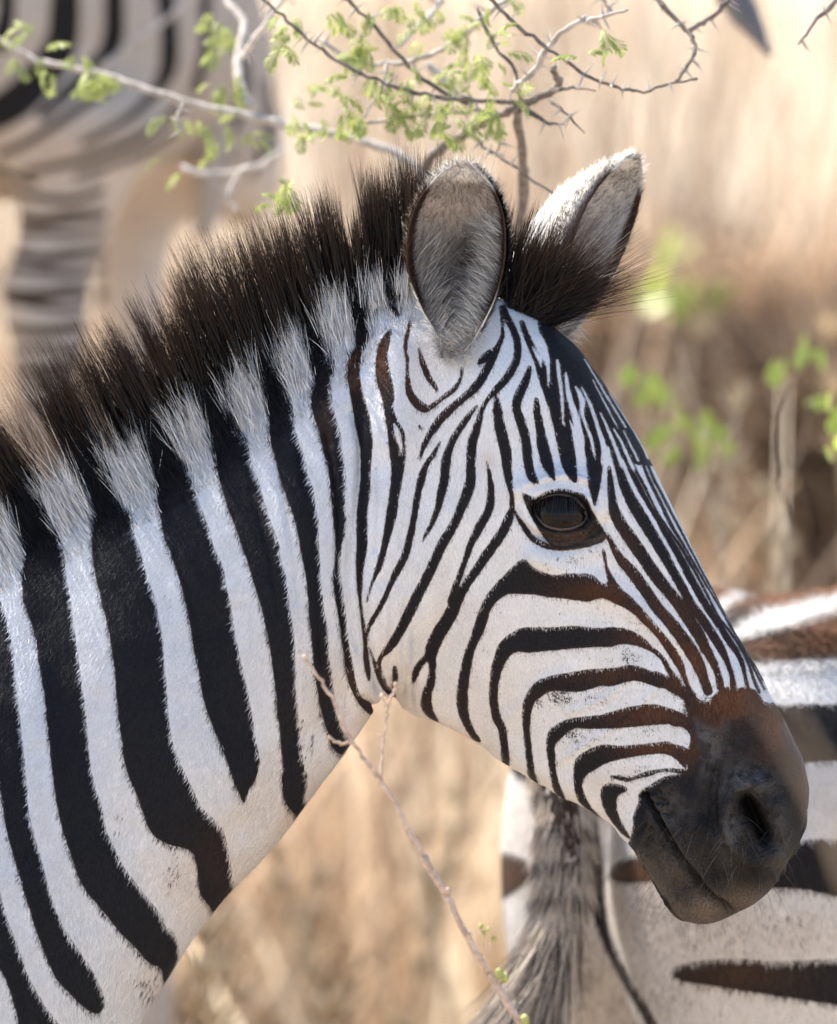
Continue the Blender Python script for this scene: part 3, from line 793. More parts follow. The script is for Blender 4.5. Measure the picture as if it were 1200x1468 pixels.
def coat_attrs(X, Y, V):
    sd = MAIN.sample(X, Y)
    off = (X < -40) | (Y > 1490) | (X > 1208)
    gen = 22*np.sin(2*np.pi*(X+0.28*(Y-1100)-20)/150)+3
    leg = V[:, 2] < 0.75
    gen = np.where(leg, 16*np.sin(V[:, 2]*70), gen)
    sd = np.where(off & (X < 300), gen, sd)
    rust = blob_map(X, Y, RUST); warm = blob_map(X, Y, WARM); dirt = blob_map(X, Y, DIRT)
    skin = 1-sstep(-10, 3, SKINMAP.sample(X, Y))
    skin = np.where(off, 0, skin)
    hoof = sstep(0.07, 0.05, V[:, 2])
    return sd, rust, warm, dirt, np.maximum(skin, hoof)
sd, rust, warm, dirt, skin = coat_attrs(X, Y, V)
zebra = empty('zebra', (float(V[:, 0].min()*0.35), 0.1, 0.0))
tag(zebra, 'zebra in sharp focus, head and maned neck filling the middle of the picture', 'zebra')
body = mesh_np('body', V, F, MAT_COAT, zebra, attrs={'stripe': sd, 'rust': rust, 'warm': warm, 'dirt': dirt, 'skin': skin})

# ---- helper: nearest surface point of the body under a photo pixel
vk = np.nonzero(vis & (X > 380) & (Y > 300))[0]
def hit(px, py, r=4.0):
    d = (X[vk]-px)**2+(Y[vk]-py)**2
    k = vk[d < r*r]
    if len(k) == 0: k = vk[[np.argmin(d)]]
    cdep = project(V[k])[2]
    k = k[cdep > cdep.max()-0.02]
    return V[k].mean(0), N_[k].mean(0)/np.linalg.norm(N_[k].mean(0))

# ---- eye
eye_mat, N, L, BS = new_mat('dark_eye')
tc = N.new('ShaderNodeTexCoord')
sp = N.new('ShaderNodeSeparateXYZ'); L.new(tc.outputs['Object'], sp.inputs[0])
rad2 = N.new('ShaderNodeVectorMath'); rad2.operation = 'LENGTH'
cx = N.new('ShaderNodeCombineXYZ'); L.new(math_node(N, L, 'MULTIPLY', sp.outputs[0], 0.62), cx.inputs[0]); L.new(sp.outputs[2], cx.inputs[2])
L.new(cx.outputs[0], rad2.inputs[0])
ic = mix_col(N, L, maprange(N, L, rad2.outputs['Value'], 0.0055, 0.0075), (0.002, 0.003, 0.005), (0.008, 0.0045, 0.003))
L.new(mix_col(N, L, maprange(N, L, noise(N, L, 300, 3), 0.4, 0.7), ic, (0.005, 0.004, 0.004)), BS.inputs['Base Color'])
BS.inputs['Roughness'].default_value = 0.09; BS.inputs['Specular IOR Level'].default_value = 0.13
ring_pts = []
for tt in np.linspace(0, 2*np.pi, 16, endpoint=False):
    uu, vv = 46*math.cos(tt), 31*math.sin(tt)
    ring_pts.append(hit(EC[0]+uu*math.cos(EA)-vv*math.sin(EA), EC[1]+uu*math.sin(EA)+vv*math.cos(EA))[0])
ring_pts = np.array(ring_pts); ec = ring_pts.mean(0)
EN = np.array([-0.05, -0.98, 0.12]); EN /= np.linalg.norm(EN)
ER = 0.0265
eyec = at(EC[0], EC[1], project(ec[None])[2][0])-EN*(ER-0.0035)
ev, ef = ellipsoid((0, 0, 0), (ER*1.04, ER, ER*0.98), n=28, m=48)
me = bpy.data.meshes.new('eye'); me.from_pydata(ev.tolist(), [], ef)
me.polygons.foreach_set('use_smooth', np.ones(len(me.polygons), bool)); me.materials.append(eye_mat)
eye = bpy.data.objects.new('eye', me); COL.objects.link(eye); eye.location = eyec; set_parent(eye, zebra)
tag(eye, 'dark glossy eye under a grey lid')
# lids: a fleshy rim lofted round the opening
lid_mat = plain_material('eyelid_skin', (0.010, 0.009, 0.010), (0.05, 0.034, 0.024), 420, 0.38, 0.5, 0.5)
def lid_ring(scale_u, su_up, su_lo, out):
    P = []
    for tt in np.linspace(0, 2*np.pi, 72, endpoint=False):
        cu = math.cos(tt); sv = math.sin(tt)
        uu = scale_u*cu; vv = (su_lo if sv > 0 else su_up)*abs(sv)**1.15*np.sign(sv)+(2.5*max(cu, 0)**3-2.0*max(-cu, 0)**3)*1.6
        px = EC[0]+uu*math.cos(EA)-vv*math.sin(EA); py = EC[1]+uu*math.sin(EA)+vv*math.cos(EA)
        # lie on the eyeball: sphere point under this pixel
        p = at(px, py, project(eyec[None])[2][0])
        q = p-eyec; q = q-EN*(q@EN); r2 = min((q@q), (ER*0.97)**2)
        P.append(eyec+q+EN*(math.sqrt(ER*ER-r2)*0.9+out))
    return np.array(P)
rings = [lid_ring(52, 36, 36, -0.0075), lid_ring(48, 32, 32, -0.0005), lid_ring(43, 28.5, 28, 0.0026), lid_ring(39.5, 25.0, 25.2, 0.0034), lid_ring(37.0, 22.6, 23.6, 0.0026), lid_ring(36.0, 21.8, 22.8, -0.0016)]
RV_ = np.vstack(rings); m_ = 72; LF = []
for i in range(5):
    a = i*m_+np.arange(m_); b = i*m_+(np.arange(m_)+1) % m_
    LF.append(np.stack([a, a+m_, b+m_, b], 1))
RV_ += ((hash_noise(RV_, 420, 6)-0.5)*0.0026)[:, None]*EN
lid = mesh_np('eyelid', RV_, np.vstack(LF), lid_mat, zebra)
tag(lid, 'dark wrinkled eyelid rim')
# lashes
n = 70; tt = rng.uniform(-0.95, 0.95, n)
uu = 37*tt; vv = -25*np.sqrt(1-(tt*0.97)**2)
px = EC[0]+uu*math.cos(EA)-vv*math.sin(EA); py = EC[1]+uu*math.sin(EA)+vv*math.cos(EA)
ce = project(eyec[None])[2][0]
root = at(px, py, np.full(n, ce+ER*0.86))
dr = np.stack([0.25*tt+rng.normal(0, .10, n), np.full(n, -0.75), -0.55+rng.normal(0, .12, n)], 1); dr /= np.linalg.norm(dr, axis=1)[:, None]
cc = np.tile(np.array([[0.02, 0.018, 0.018]]), (n, 1))
v_, f_, c_, _ = blades(root, dr, rng.uniform(.009, .017, n), np.full(n, .0006), cc, cc, 4, bend=np.tile([[0, 0, -0.45]], (n, 1)))
mesh_np('eyelashes', v_, f_, MAT_MANE, zebra, cols={'col': c_})

# ---- ears
ear_mat, N, L, BS = new_mat('ear_skin')
L.new(mix_col(N, L, math_node(N, L, 'MULTIPLY', maprange(N, L, noise(N, L, 500, 4, 0.7), 0.35, 0.7), 0.35), attr(N, 'col').outputs['Color'], (0.10, 0.08, 0.07)), BS.inputs['Base Color'])
BS.inputs['Roughness'].default_value = 0.8
BS.inputs['Specular IOR Level'].default_value = 0.15
tr = N.new('ShaderNodeBsdfTranslucent'); L.new(attr(N, 'col').outputs['Color'], tr.inputs['Color'])
ms = N.new('ShaderNodeMixShader'); ms.inputs[0].default_value = 0.16
L.new(BS.outputs[0], ms.inputs[1]); L.new(tr.outputs[0], ms.inputs[2]); L.new(ms.outputs[0], N['Material Output'].inputs[0])
NS, NT = 48, 64
def ear_colour(s, t, inner, pale=0.0):
    """s across 0..1 (0 = rim A, 1 = rim B), t up 0..1"""
    white = np.array([0.72, 0.69, 0.66]); grey = np.array([0.34, 0.285, 0.245]); brown = np.array([0.035, 0.016, 0.009]); dark = np.array([0.05, 0.04, 0.035])
    e = np.minimum(s, 1-s)
    if inner:
        k = sstep(0.05, 0.22, e)[:, None]
        c = np.array([0.58, 0.53, 0.49])*(1-k)+grey*k
        cav_shade = (1-pale)*(np.exp(-((s-0.56)/0.14)**2-((t-0.52)/0.13)**2)+0.9*np.exp(-((s-0.42)/0.07)**2-((t-0.28)/0.12)**2))  # shade of the hollow painted into the inner ear colour
        c = c*(1-np.clip(cav_shade, 0, 1)[:, None]*0.85)+dark*.5*np.clip(cav_shade, 0, 1)[:, None]*0.85
        c = c*(1-pale)+np.array([.62, .59, .57])*pale
        tip = sstep(0.88, 0.95, t)[:, None]; c = c*(1-tip)+white*tip
        rim = (1-sstep(0.10*(1-.9*pale), 0.165*(1-.85*pale), e))*sstep(0.10, 0.30, t)*(1-sstep(0.84, 0.90, t))
    else:
        c = np.tile(white, (len(s), 1))
        rim = (1-sstep(0.04*(1-.8*pale), 0.08*(1-.8*pale), e))*sstep(0.25, 0.4, t)*(1-sstep(0.86, 0.90, t))
        band = sstep(0.80, 0.86, t)*(1-sstep(0.90, 0.94, t))*0.25
        rim = np.maximum(rim, band)
    return c*(1-rim[:, None])+brown*rim[:, None]
def make_ear(axis0, axis1, lrel, rrel, facing, depth, near, label):
    """axis0/axis1: base and tip in world space; lrel/rrel: rim offsets (metres) at heights; facing: direction the cup opens"""
    ax = axis1-axis0; Ln = np.linalg.norm(ax); ax /= Ln
    fz = facing-ax*(facing@ax); fz /= np.linalg.norm(fz); fx = np.cross(ax, fz)
    if fx@RV < 0 and near: fx = -fx
    t = np.linspace(0, 1, NT); s = np.linspace(0, 1, NS)
    hl = catmull(np.array(lrel), 8); hr = catmull(np.array(rrel), 8)
    xl = np.interp(t, hl[:, 0], hl[:, 1]); xr = np.interp(t, hr[:, 0], hr[:, 1])
    dep_i = depth*np.interp(t, [0, .12, .25, .45, .7, .9, 1], [.04, .22, .60, 1.0, .78, .36, .02]); dep_o = np.maximum(dep_i, depth*np.interp(t, [0, .2, .4, .5], [1.5, 1.25, 1.0, 0]))
    G = {}
    for inner in (True, False):
        off = 0.0 if inner else 0.0035
        ph = np.pi*(1-s)                         # C-shaped section, curled rims
        cx = np.cos(ph); cz = np.sin(ph)**0.75
        mid = (xl+xr)/2; hw = (xr-xl)/2
        Xs = mid[:, None]+(hw[:, None]+(0 if inner else 0.0015))*cx[None, :]
        Zs = -((dep_i if inner else dep_o)[:, None]+off)*cz[None, :]
        if not inner: Zs = Zs-0.0006
        P = axis0+ax*(t*Ln)[:, None, None]+fx*Xs[..., None]+fz*Zs[..., None]
        G[inner] = P.reshape(-1, 3)
    idx = np.arange(NS*NT).reshape(NT, NS)
    q = np.stack([idx[:-1, :-1], idx[:-1, 1:], idx[1:, 1:], idx[1:, :-1]], -1).reshape(-1, 4)
    n0 = NS*NT
    rimA = np.stack([idx[:-1, 0], idx[1:, 0], idx[1:, 0]+n0, idx[:-1, 0]+n0], 1)
    rimB = np.stack([idx[:-1, -1], idx[:-1, -1]+n0, idx[1:, -1]+n0, idx[1:, -1]], 1)
    top = np.stack([idx[-1, :-1], idx[-1, 1:], idx[-1, 1:]+n0, idx[-1, :-1]+n0], 1)
    Fq = np.vstack([q, q[:, ::-1]+n0, rimA, rimB, top])
    ss, tt = np.meshgrid(s, t); ss = ss.ravel(); tt = tt.ravel()
    pl = 0.0 if near else 0.85
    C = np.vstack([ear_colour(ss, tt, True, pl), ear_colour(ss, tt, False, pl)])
    Vv = np.vstack([G[True], G[False]])
    Vv = Vv+((hash_noise(Vv, 120, 9)-0.5)*0.0025)[:, None]*fz
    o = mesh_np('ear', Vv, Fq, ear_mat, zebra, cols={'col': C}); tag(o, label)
    # fur in and on the ear
    r2 = np.random.default_rng(31 if near else 32)
    R_, D_, LN, C1, C2 = [], [], [], [], []
    def grid_at(s_, t_, inner):
        fi = t_*(NT-1); fj = s_*(NS-1); i = np.clip(fi.astype(int), 0, NT-2); j = np.clip(fj.astype(int), 0, NS-2)
        a = fi-i; b = fj-j; g = G[inner].reshape(NT, NS, 3)
        return (g[i, j]*((1-a)*(1-b))[:, None]+g[i+1, j]*(a*(1-b))[:, None]+g[i, j+1]*((1-a)*b)[:, None]+g[i+1, j+1]*(a*b)[:, None])
    n = 5200                                      # short inner nap
    s_ = r2.random(n); t_ = r2.random(n)**0.9
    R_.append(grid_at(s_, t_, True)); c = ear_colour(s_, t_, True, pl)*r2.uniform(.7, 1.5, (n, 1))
    D_.append(fz*0.55+ax*r2.uniform(.3, 1.0, (n, 1))+fx*(r2.normal(0, .35, (n, 1))+(0.5-s_)[:, None]*1.2)); LN.append(r2.uniform(.004, .010, n)); C1.append(c*0.8); C2.append(c*1.15)
    n = 2400 if near else 500                      # long pale hair along both sides of the hollow
    k = r2.random(n) < 0.55
    s_ = np.where(k, r2.normal(.76, .09, n), r2.normal(.30, .12, n)).clip(.12, .90); t_ = np.where(k, r2.uniform(.04, .70, n), r2.uniform(.06, .60, n))
    R_.append(grid_at(s_, t_, True)); g = np.where(k, r2.uniform(.55, 1.0, n), r2.uniform(.25, .75, n))[:, None]*np.where(t_ < .2, 1.1, 1.0)[:, None]; cv_shade = np.clip(1.1*np.exp(-((s_-.56)/.15)**2-((t_-.55)/.15)**2)+np.exp(-((s_-.42)/.10)**2-((t_-.30)/.15)**2), 0, 1)[:, None]; c = (g*np.array([[1.0, .95, .89]])).clip(0, .9)*(1-.88*cv_shade)  # hair rooted in the hollow darkened too, as painted shade
    D_.append(fz*0.45+ax*np.where(k, r2.normal(.45, .22, n), r2.normal(.7, .25, n))[:, None]+fx*(np.where(k, -1.0, 0.75)[:, None]*r2.uniform(.4, .9, (n, 1)))); LN.append(r2.uniform(.009, .026, n)); C1.append(c*0.7); C2.append(c)
    n = 900                                       # fur where the ear grows out of the head
    s_ = np.where(r2.random(n) < .5, r2.random(n)*.35, 1-r2.random(n)*.35); t_ = r2.random(n)*.16
    R_.append(grid_at(s_, t_, True)); c = np.tile([[.66, .64, .62]], (n, 1))*r2.uniform(.75, 1.1, (n, 1))
    D_.append(fz*r2.uniform(.2, .6, (n, 1))+ax*r2.normal(-.35, .45, (n, 1))+fx*r2.normal(0, .5, (n, 1))); LN.append(r2.uniform(.008, .020, n)); C1.append(c); C2.append(c)
    n = 5000                                      # rim and back
    s_ = np.where(r2.random(n) < .5, r2.random(n)*.10, 1-r2.random(n)*.10); t_ = r2.random(n)
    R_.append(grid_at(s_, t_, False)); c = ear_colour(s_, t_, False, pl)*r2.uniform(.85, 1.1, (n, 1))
    D_.append(ax*.8+fx*(np.where(s_ < .5, -1, 1)[:, None]*r2.uniform(.1, .6, (n, 1)))-fz*.1+r2.normal(0, .22, (n, 3))); LN.append(r2.uniform(.003, .010, n)); C1.append(c); C2.append(c)
    n = 2600
    s_ = r2.random(n); t_ = r2.random(n)
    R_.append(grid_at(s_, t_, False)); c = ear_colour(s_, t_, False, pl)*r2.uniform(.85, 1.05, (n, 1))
    D_.append(ax*.9-fz*.35+r2.normal(0, .2, (n, 3))); LN.append(r2.uniform(.003, .007, n)); C1.append(c); C2.append(c)
    dd = np.vstack(D_); dd /= np.linalg.norm(dd, axis=1)[:, None]; nn = len(dd)
    bend = r2.normal(0, .12, (nn, 3))+fz*.15
    nb_ = len(R_[0])+len(R_[1])+len(R_[2]); nv_ = np.where((np.arange(nn) < nb_)[:, None], fz, -fz+ax*.4)+r2.normal(0, .35, (nn, 3)); nv_ /= np.linalg.norm(nv_, axis=1)[:, None]
    v_, f_, c_, n_ = blades(np.vstack(R_), dd, np.concatenate(LN), np.full(nn, .00045), np.vstack(C1), np.vstack(C2), 3, bend=bend, nrm=nv_, rs=r2)
    h = mesh_np('ear_hair', v_, f_, MAT_TUFT, None, cols={'col': c_, 'n_surf': n_}); h.parent = o
    h['kind'] = 'stuff'
    return o
mtr = KS
# near ear, its hollow turned to the camera
eb, _ = hit(648, 500)
c_ear = project(eb[None])[2][0]
b0 = at(np.array(646.), np.array(514.), np.array(c_ear+.014)); b1 = at(np.array(664.), np.array(234.), np.array(c_ear+.016))
lr = [(0, -.008), (.12, -22*mtr), (.25, -45*mtr), (.45, -68*mtr), (.65, -70*mtr), (.80, -58*mtr), (.91, -38*mtr), (.97, -20*mtr), (1, -6*mtr)]
rr = [(0, .008), (.12, 32*mtr), (.28, 52*mtr), (.45, 64*mtr), (.60, 66*mtr), (.75, 60*mtr), (.88, 44*mtr), (.96, 24*mtr), (1, 6*mtr)]
make_ear(b0, b1, lr, rr, np.array([-0.10, -1.0, 0.05]), 0.038, True, 'cupped ear seen from inside, dark brown rim and pale hair')
# far ear, opening forwards past the forelock
b0 = zp(np.array(800.), np.array(492.), np.array(-75*KS)); b1 = zp(np.array(916.), np.array(222.), np.array(-95*KS))
make_ear(b0, b1, [(t, -abs(a)) for t, a in lr], [(t, abs(a)) for t, a in rr], np.array([0.84, -0.46, 0.10]), 0.066, False, 'white backed ear beyond the forelock, lit from behind')
# ---- mane
BASE = catmull(np.array([(-180,900),(-90,838),(0,786),(60,757),(160,708),(255,655),(340,600),(405,548),(465,492),(520,440),(580,412),(640,408),(700,420),(745,440),(775,462)], float), 12)
TOPX = np.array([-180, -60, 0, 60, 130, 200, 290, 360, 430, 500, 560, 610, 660, 720, 780]); 
arc = np.concatenate([[0], np.cumsum(np.hypot(*np.diff(BASE, axis=0).T))])
def mane_hair(n, depth_lo, depth_hi, ln_lo, ln_hi, kind, rs):
    s = rs.random(n)*arc[-1]
    x = np.interp(s, arc, BASE[:, 0]); y = np.interp(s, arc, BASE[:, 1])
    dep = rs.uniform(depth_lo, depth_hi, n)
    # direction of growth: leaning back on the neck, upright at the poll, forward in the forelock
    dx = np.interp(x, [-180, 60, 255, 405, 520, 620, 700, 745, 775], [-.52, -.50, -.44, -.33, -.16, -.02, .08, .45, .80])
    dy = -np.sqrt(1-dx*dx)
    L_ = np.interp(x, [-180, 0, 100, 255, 405, 520, 600, 680, 740, 775], [212, 225, 252, 280, 272, 226, 204, 200, 172, 135])*KS
    return s, x, y, dep, dx, dy, L_
rs = np.random.default_rng(11)
Rt, Dr, Ln, Cr, Ct, Bd, Wd = [], [], [], [], [], [], []
darkm = np.array([0.0055, 0.0046, 0.0050]); brownt = np.array([0.044, 0.023, 0.013]); whitem = np.array([0.92, 0.88, 0.835])
# central upright hair, dark with brown tips
s, x, y, dep, dx, dy, L_ = mane_hair(22000, -20, 16, 1, 1, 'c', rs)
sdr = MAIN.sample(x+rs.normal(0, 3, len(x)), y+26)
gap = (sdr > 3) & (x < 190)                                            # thin pale partings low on the neck
keep = ~(gap & (rs.random(len(x)) < 0.62)); s, x, y, dep, dx, dy, L_, sdr, gap = [q[keep] for q in (s, x, y, dep, dx, dy, L_, sdr, gap)]
n = len(x)
ncl = int(arc[-1]/5.5)*3
who = (np.floor(s/5.5).astype(int)*3+rs.integers(0, 3, n)) % ncl                  # stiff bundles
cang = rs.normal(0, .075, ncl)[who]; clen = (.50+.50*rs.random(ncl)**.8)[who]; cfan = rs.normal(0, .04, ncl)[who]
wave = hash_noise(np.stack([s/70, np.zeros(n), np.zeros(n)], 1), 1.0, 5)
sc = (np.floor(s/5.5)+.5)*5.5
ln = L_*clen*(.80+.24*wave)*(.78+.22*rs.random(n)**.6)
ang = cang+rs.normal(0, .028, n)-(s-sc)/200
ddx = dx*np.cos(ang)-dy*np.sin(ang); ddy = dx*np.sin(ang)+dy*np.cos(ang)
fan = dep/18*0.10+cfan+rs.normal(0, .02, n)
d3 = RV*ddx[:, None]+UV*(-ddy)[:, None]+(-FV)*fan[:, None]; d3 /= np.linalg.norm(d3, axis=1)[:, None]
Rt.append(zp(x, y-8+np.abs(dep)*.6, dep*KS)); Dr.append(d3); Ln.append(ln); Bd.append(rs.normal(0, .03, (n, 3)))
base_c = np.where(gap[:, None], np.array([[.30, .24, .19]]), darkm)*rs.uniform(.6, 1.6, (n, 1))
Cr.append(base_c); Ct.append(np.where(gap[:, None], np.array([[.22, .14, .09]]), brownt)*rs.uniform(.5, 1.7, (n, 1))); Wd.append(rs.uniform(.0006, .0010, n))
nsplit = sum(len(q_) for q_ in Rt)
# near flank of the mane, short, keeping the colour of the stripe it grows from
for nn, lo, hi, dlo, dhi, drop in [(11000, .10, .27, 14, 40, 26), (3500, .16, .34, 6, 26, 14)]:
    s, x, y, dep, dx, dy, L_ = mane_hair(nn, dlo, dhi, lo, hi, 'n', rs)
    ok_ = (x < 585) | (x > 735); s, x, y, dep, dx, dy, L_ = [q_[ok_] for q_ in (s, x, y, dep, dx, dy, L_)]
    n = len(x)
    yy = y+rs.uniform(-2, drop, n)
    sdr = MAIN.sample(x+rs.normal(0, 2.5, n), yy+16)
    wh = sdr > 0
    cl = hash_noise(np.stack([s/7, np.zeros(n), dep/9], 1), 1.0, 12)
    ang = (cl-0.5)*0.40+rs.normal(0, .10, n)
    ddx = dx*np.cos(ang)-dy*np.sin(ang); ddy = dx*np.sin(ang)+dy*np.cos(ang)
    fan = rs.uniform(.05, .22, n)
    d3 = RV*ddx[:, None]+UV*(-ddy)[:, None]+(-FV)*fan[:, None]; d3 /= np.linalg.norm(d3, axis=1)[:, None]
    root = zp(x, yy, dep*KS)
    Rt.append(root); Dr.append(d3); Ln.append(L_*rs.uniform(lo, hi, n)*(0.8+0.4*cl)*np.where(wh, 1.0, 1.15)*np.where(x > 560, .75, 1)); Bd.append(-(-FV)*rs.uniform(.1, .3, (n, 1))+rs.normal(0, .07, (n, 3)))
    Cr.append(np.where(wh[:, None], whitem*rs.uniform(.75, 1.08, (n, 1)), darkm*rs.uniform(.7, 1.6, (n, 1))))
    Ct.append(np.where(wh[:, None], whitem*np.array([[1, .95, .88]])*rs.uniform(.65, 1.08, (n, 1)), (darkm*1.3)*rs.uniform(.7, 2.0, (n, 1)))); Wd.append(rs.uniform(.0004, .0007, n))
# hair rising out of the coat along the base of the mane, longer towards the crest
bd = np.full(len(V), 999.0)
near_ = np.nonzero((X > -60) & (X < 600) & (Y > 380) & (Y < 900) & ((N_@FV) < 0.2))[0]
dmin = np.full(len(near_), 1e9); sgn = np.zeros(len(near_))
for a_, b_ in zip(BASE[:-1:2], BASE[2::2]):
    dd_, t_ = seg_dist(X[near_], Y[near_], a_, b_)
    cr_ = (b_[0]-a_[0])*(Y[near_]-a_[1])-(b_[1]-a_[1])*(X[near_]-a_[0])
    up_ = dd_ < dmin; dmin[up_] = dd_[up_]; sgn[up_] = np.sign(cr_[up_])
sd_ = dmin*sgn                                                         # + below the base line
ok_ = (sd_ > -40) & (sd_ < 62)
cand = near_[ok_]; cd = sd_[ok_]
pick = rs.choice(len(cand), 20000)
vi = cand[pick]; below = cd[pick]; n = len(vi)
root = V[vi]+rs.normal(0, .0012, (n, 3)); x = X[vi]; y = Y[vi]
dx = np.interp(x, [-180, 60, 255, 405, 520, 620], [-.52, -.50, -.44, -.33, -.16, -.02])
wh = MAIN.sample(x+rs.normal(0, 2, n), y+rs.normal(0, 2, n)) > 0
cl = hash_noise(np.stack([x/9, y/9, np.zeros(n)], 1), 1.0, 13)
ang = (cl-.5)*.5+rs.normal(0, .12, n); dy = -np.sqrt(1-dx*dx)
ddx = dx*np.cos(ang)-dy*np.sin(ang); ddy = dx*np.sin(ang)+dy*np.cos(ang)
rise = sstep(60, -10, below)
d3 = RV*ddx[:, None]+UV*(-ddy)[:, None]+(-FV)*(.10+.10*rs.random((n, 1))); d3 /= np.linalg.norm(d3, axis=1)[:, None]
Rt.append(root); Dr.append(d3); Ln.append((.006+.040*rise**1.6)*rs.uniform(.6, 1.15, n)*np.where(x > 540, .6, 1)); Bd.append(FV*rs.uniform(.0, .2, (n, 1))+rs.normal(0, .07, (n, 3)))
Cr.append(np.where(wh[:, None], whitem*rs.uniform(.78, 1.05, (n, 1)), darkm*rs.uniform(.7, 1.6, (n, 1))))
Ct.append(np.where(wh[:, None], whitem*np.array([[1, .96, .9]])*rs.uniform(.7, 1.08, (n, 1)), darkm*1.3*rs.uniform(.7, 1.8, (n, 1)))); Wd.append(rs.uniform(.0004, .0007, n))
nsplit2 = sum(len(q_) for q_ in Rt)
# forelock swept forward over the brow
n = 3600
x = rs.uniform(722, 790, n); y = 452+ (x-722)*.20+rs.normal(0, 6, n)
tt = rs.random(n)
ang = np.radians(92-tt*70+rs.normal(0, 6, n))
d3 = RV*np.cos(ang)[:, None]+UV*np.sin(ang)[:, None]+(-FV)*rs.normal(.10, .12, (n, 1)); d3 /= np.linalg.norm(d3, axis=1)[:, None]
Rt.append(zp(x, y, rs.uniform(-5, 45, n)*KS)); Dr.append(d3); Ln.append(np.where(rs.random(n) < .15, rs.uniform(150, 185, n), rs.uniform(70, 150, n))*KS); Bd.append(RV*rs.uniform(.0, .22, (n, 1))+UV*rs.normal(-.04, .06, (n, 1)))
Cr.append(darkm*rs.uniform(.6, 1.6, (n, 1))); Ct.append(brownt*rs.uniform(.4, 2.0, (n, 1))); Wd.append(rs.uniform(.0004, .0007, n))
RT, DR, LN_, WD, CR, CT, BD = [np.concatenate(q_) for q_ in (Rt, Dr, Ln, Wd, Cr, Ct, Bd)]
tuft = np.zeros(len(RT), bool); tuft[nsplit:nsplit2] = True
m_ = ~tuft
v_, f_, c_, _ = blades(RT[m_], DR[m_], LN_[m_], WD[m_], CR[m_], CT[m_], 4, bend=BD[m_], rs=rs, tpow=4.0)
mane = mesh_np('mane', v_, f_, MAT_MANE, zebra, cols={'col': c_})
tag(mane, 'stiff upright dark mane with white tufts at its base', kind='stuff')
m_ = tuft
nv_ = -FV*.8+UV*.35+rs.normal(0, .25, (int(m_.sum()), 3)); nv_ /= np.linalg.norm(nv_, axis=1)[:, None]
v_, f_, c_, n_ = blades(RT[m_], DR[m_], LN_[m_]*(.35+.95*rs.random(int(m_.sum()))**1.3), WD[m_], CR[m_], CT[m_], 3, bend=BD[m_], nrm=nv_, rs=rs, tpow=1.5)
tf_ = mesh_np('mane_tufts', v_, f_, MAT_TUFT, zebra, cols={'col': c_, 'n_surf': n_})
tag(tf_, 'black and white tufts along the base of the mane', kind='stuff')

# ---- short coat hair, growing from the skin in its own colour
def fur_on(V, F, keepface, n, sampler, rs, flow, lmin, lmax, wd, lift, name, parent, mat=MAT_FUR):
    Fk = F[keepface]
    a = V[Fk[:, 0]]; e1 = V[Fk[:, 1]]-a; e2 = V[Fk[:, 3]]-a
    area = np.linalg.norm(np.cross(e1, e2), axis=1)
    pick = rs.choice(len(Fk), n, p=area/area.sum())
    u = rs.random((n, 1)); w = rs.random((n, 1))
    root = V[Fk[pick, 0]]*(1-u)*(1-w)+V[Fk[pick, 1]]*u*(1-w)+V[Fk[pick, 2]]*u*w+V[Fk[pick, 3]]*(1-u)*w
    nv = normals(V, F)
    nr = nv[Fk[pick, 0]]*(1-u)*(1-w)+nv[Fk[pick, 1]]*u*(1-w)+nv[Fk[pick, 2]]*u*w+nv[Fk[pick, 3]]*(1-u)*w
    nr /= np.linalg.norm(nr, axis=1)[:, None]
    col, kp, lsc = sampler(root, nr)
    d = flow(root)+rs.normal(0, .22, (n, 3)); d = d-nr*np.einsum('ij,ij->i', d, nr)[:, None]; d /= np.linalg.norm(d, axis=1)[:, None]
    d = d+nr*lift*rs.uniform(.5, 1.5, (n, 1)); d /= np.linalg.norm(d, axis=1)[:, None]
    ln = rs.uniform(lmin, lmax, n)*lsc
    k = kp
    side = np.cross(d[k], nr[k]); side /= np.linalg.norm(side, axis=1)[:, None]
    r0 = root[k]-nr[k]*0.0004; tip = r0+d[k]*ln[k][:, None]
    m = int(k.sum())
    VV = np.empty((m, 3, 3)); wv = wd*rs.uniform(.6, 1.3, (m, 1))*0.5
    VV[:, 0] = r0-side*wv; VV[:, 1] = r0+side*wv; VV[:, 2] = tip
    FF = np.arange(m*3).reshape(m, 3)
    CC = np.repeat(col[k], 3, axis=0); CC[2::3] *= 1.12
    nn = nr[k]+rs.normal(0, .18, (m, 3)); nn /= np.linalg.norm(nn, axis=1)[:, None]
    o = mesh_np(name, VV.reshape(-1, 3), FF, mat, parent, cols={'col': CC, 'n_surf': np.repeat(nn, 3, axis=0)})
    o['kind'] = 'stuff'
    return o
BLK = np.array([0.0092, 0.0095, 0.0122]); RST = np.array([0.078, 0.033, 0.016]); WHT = np.array([0.60, 0.602, 0.615]); WRM = np.array([0.54, 0.445, 0.37])
rf = np.random.default_rng(21)
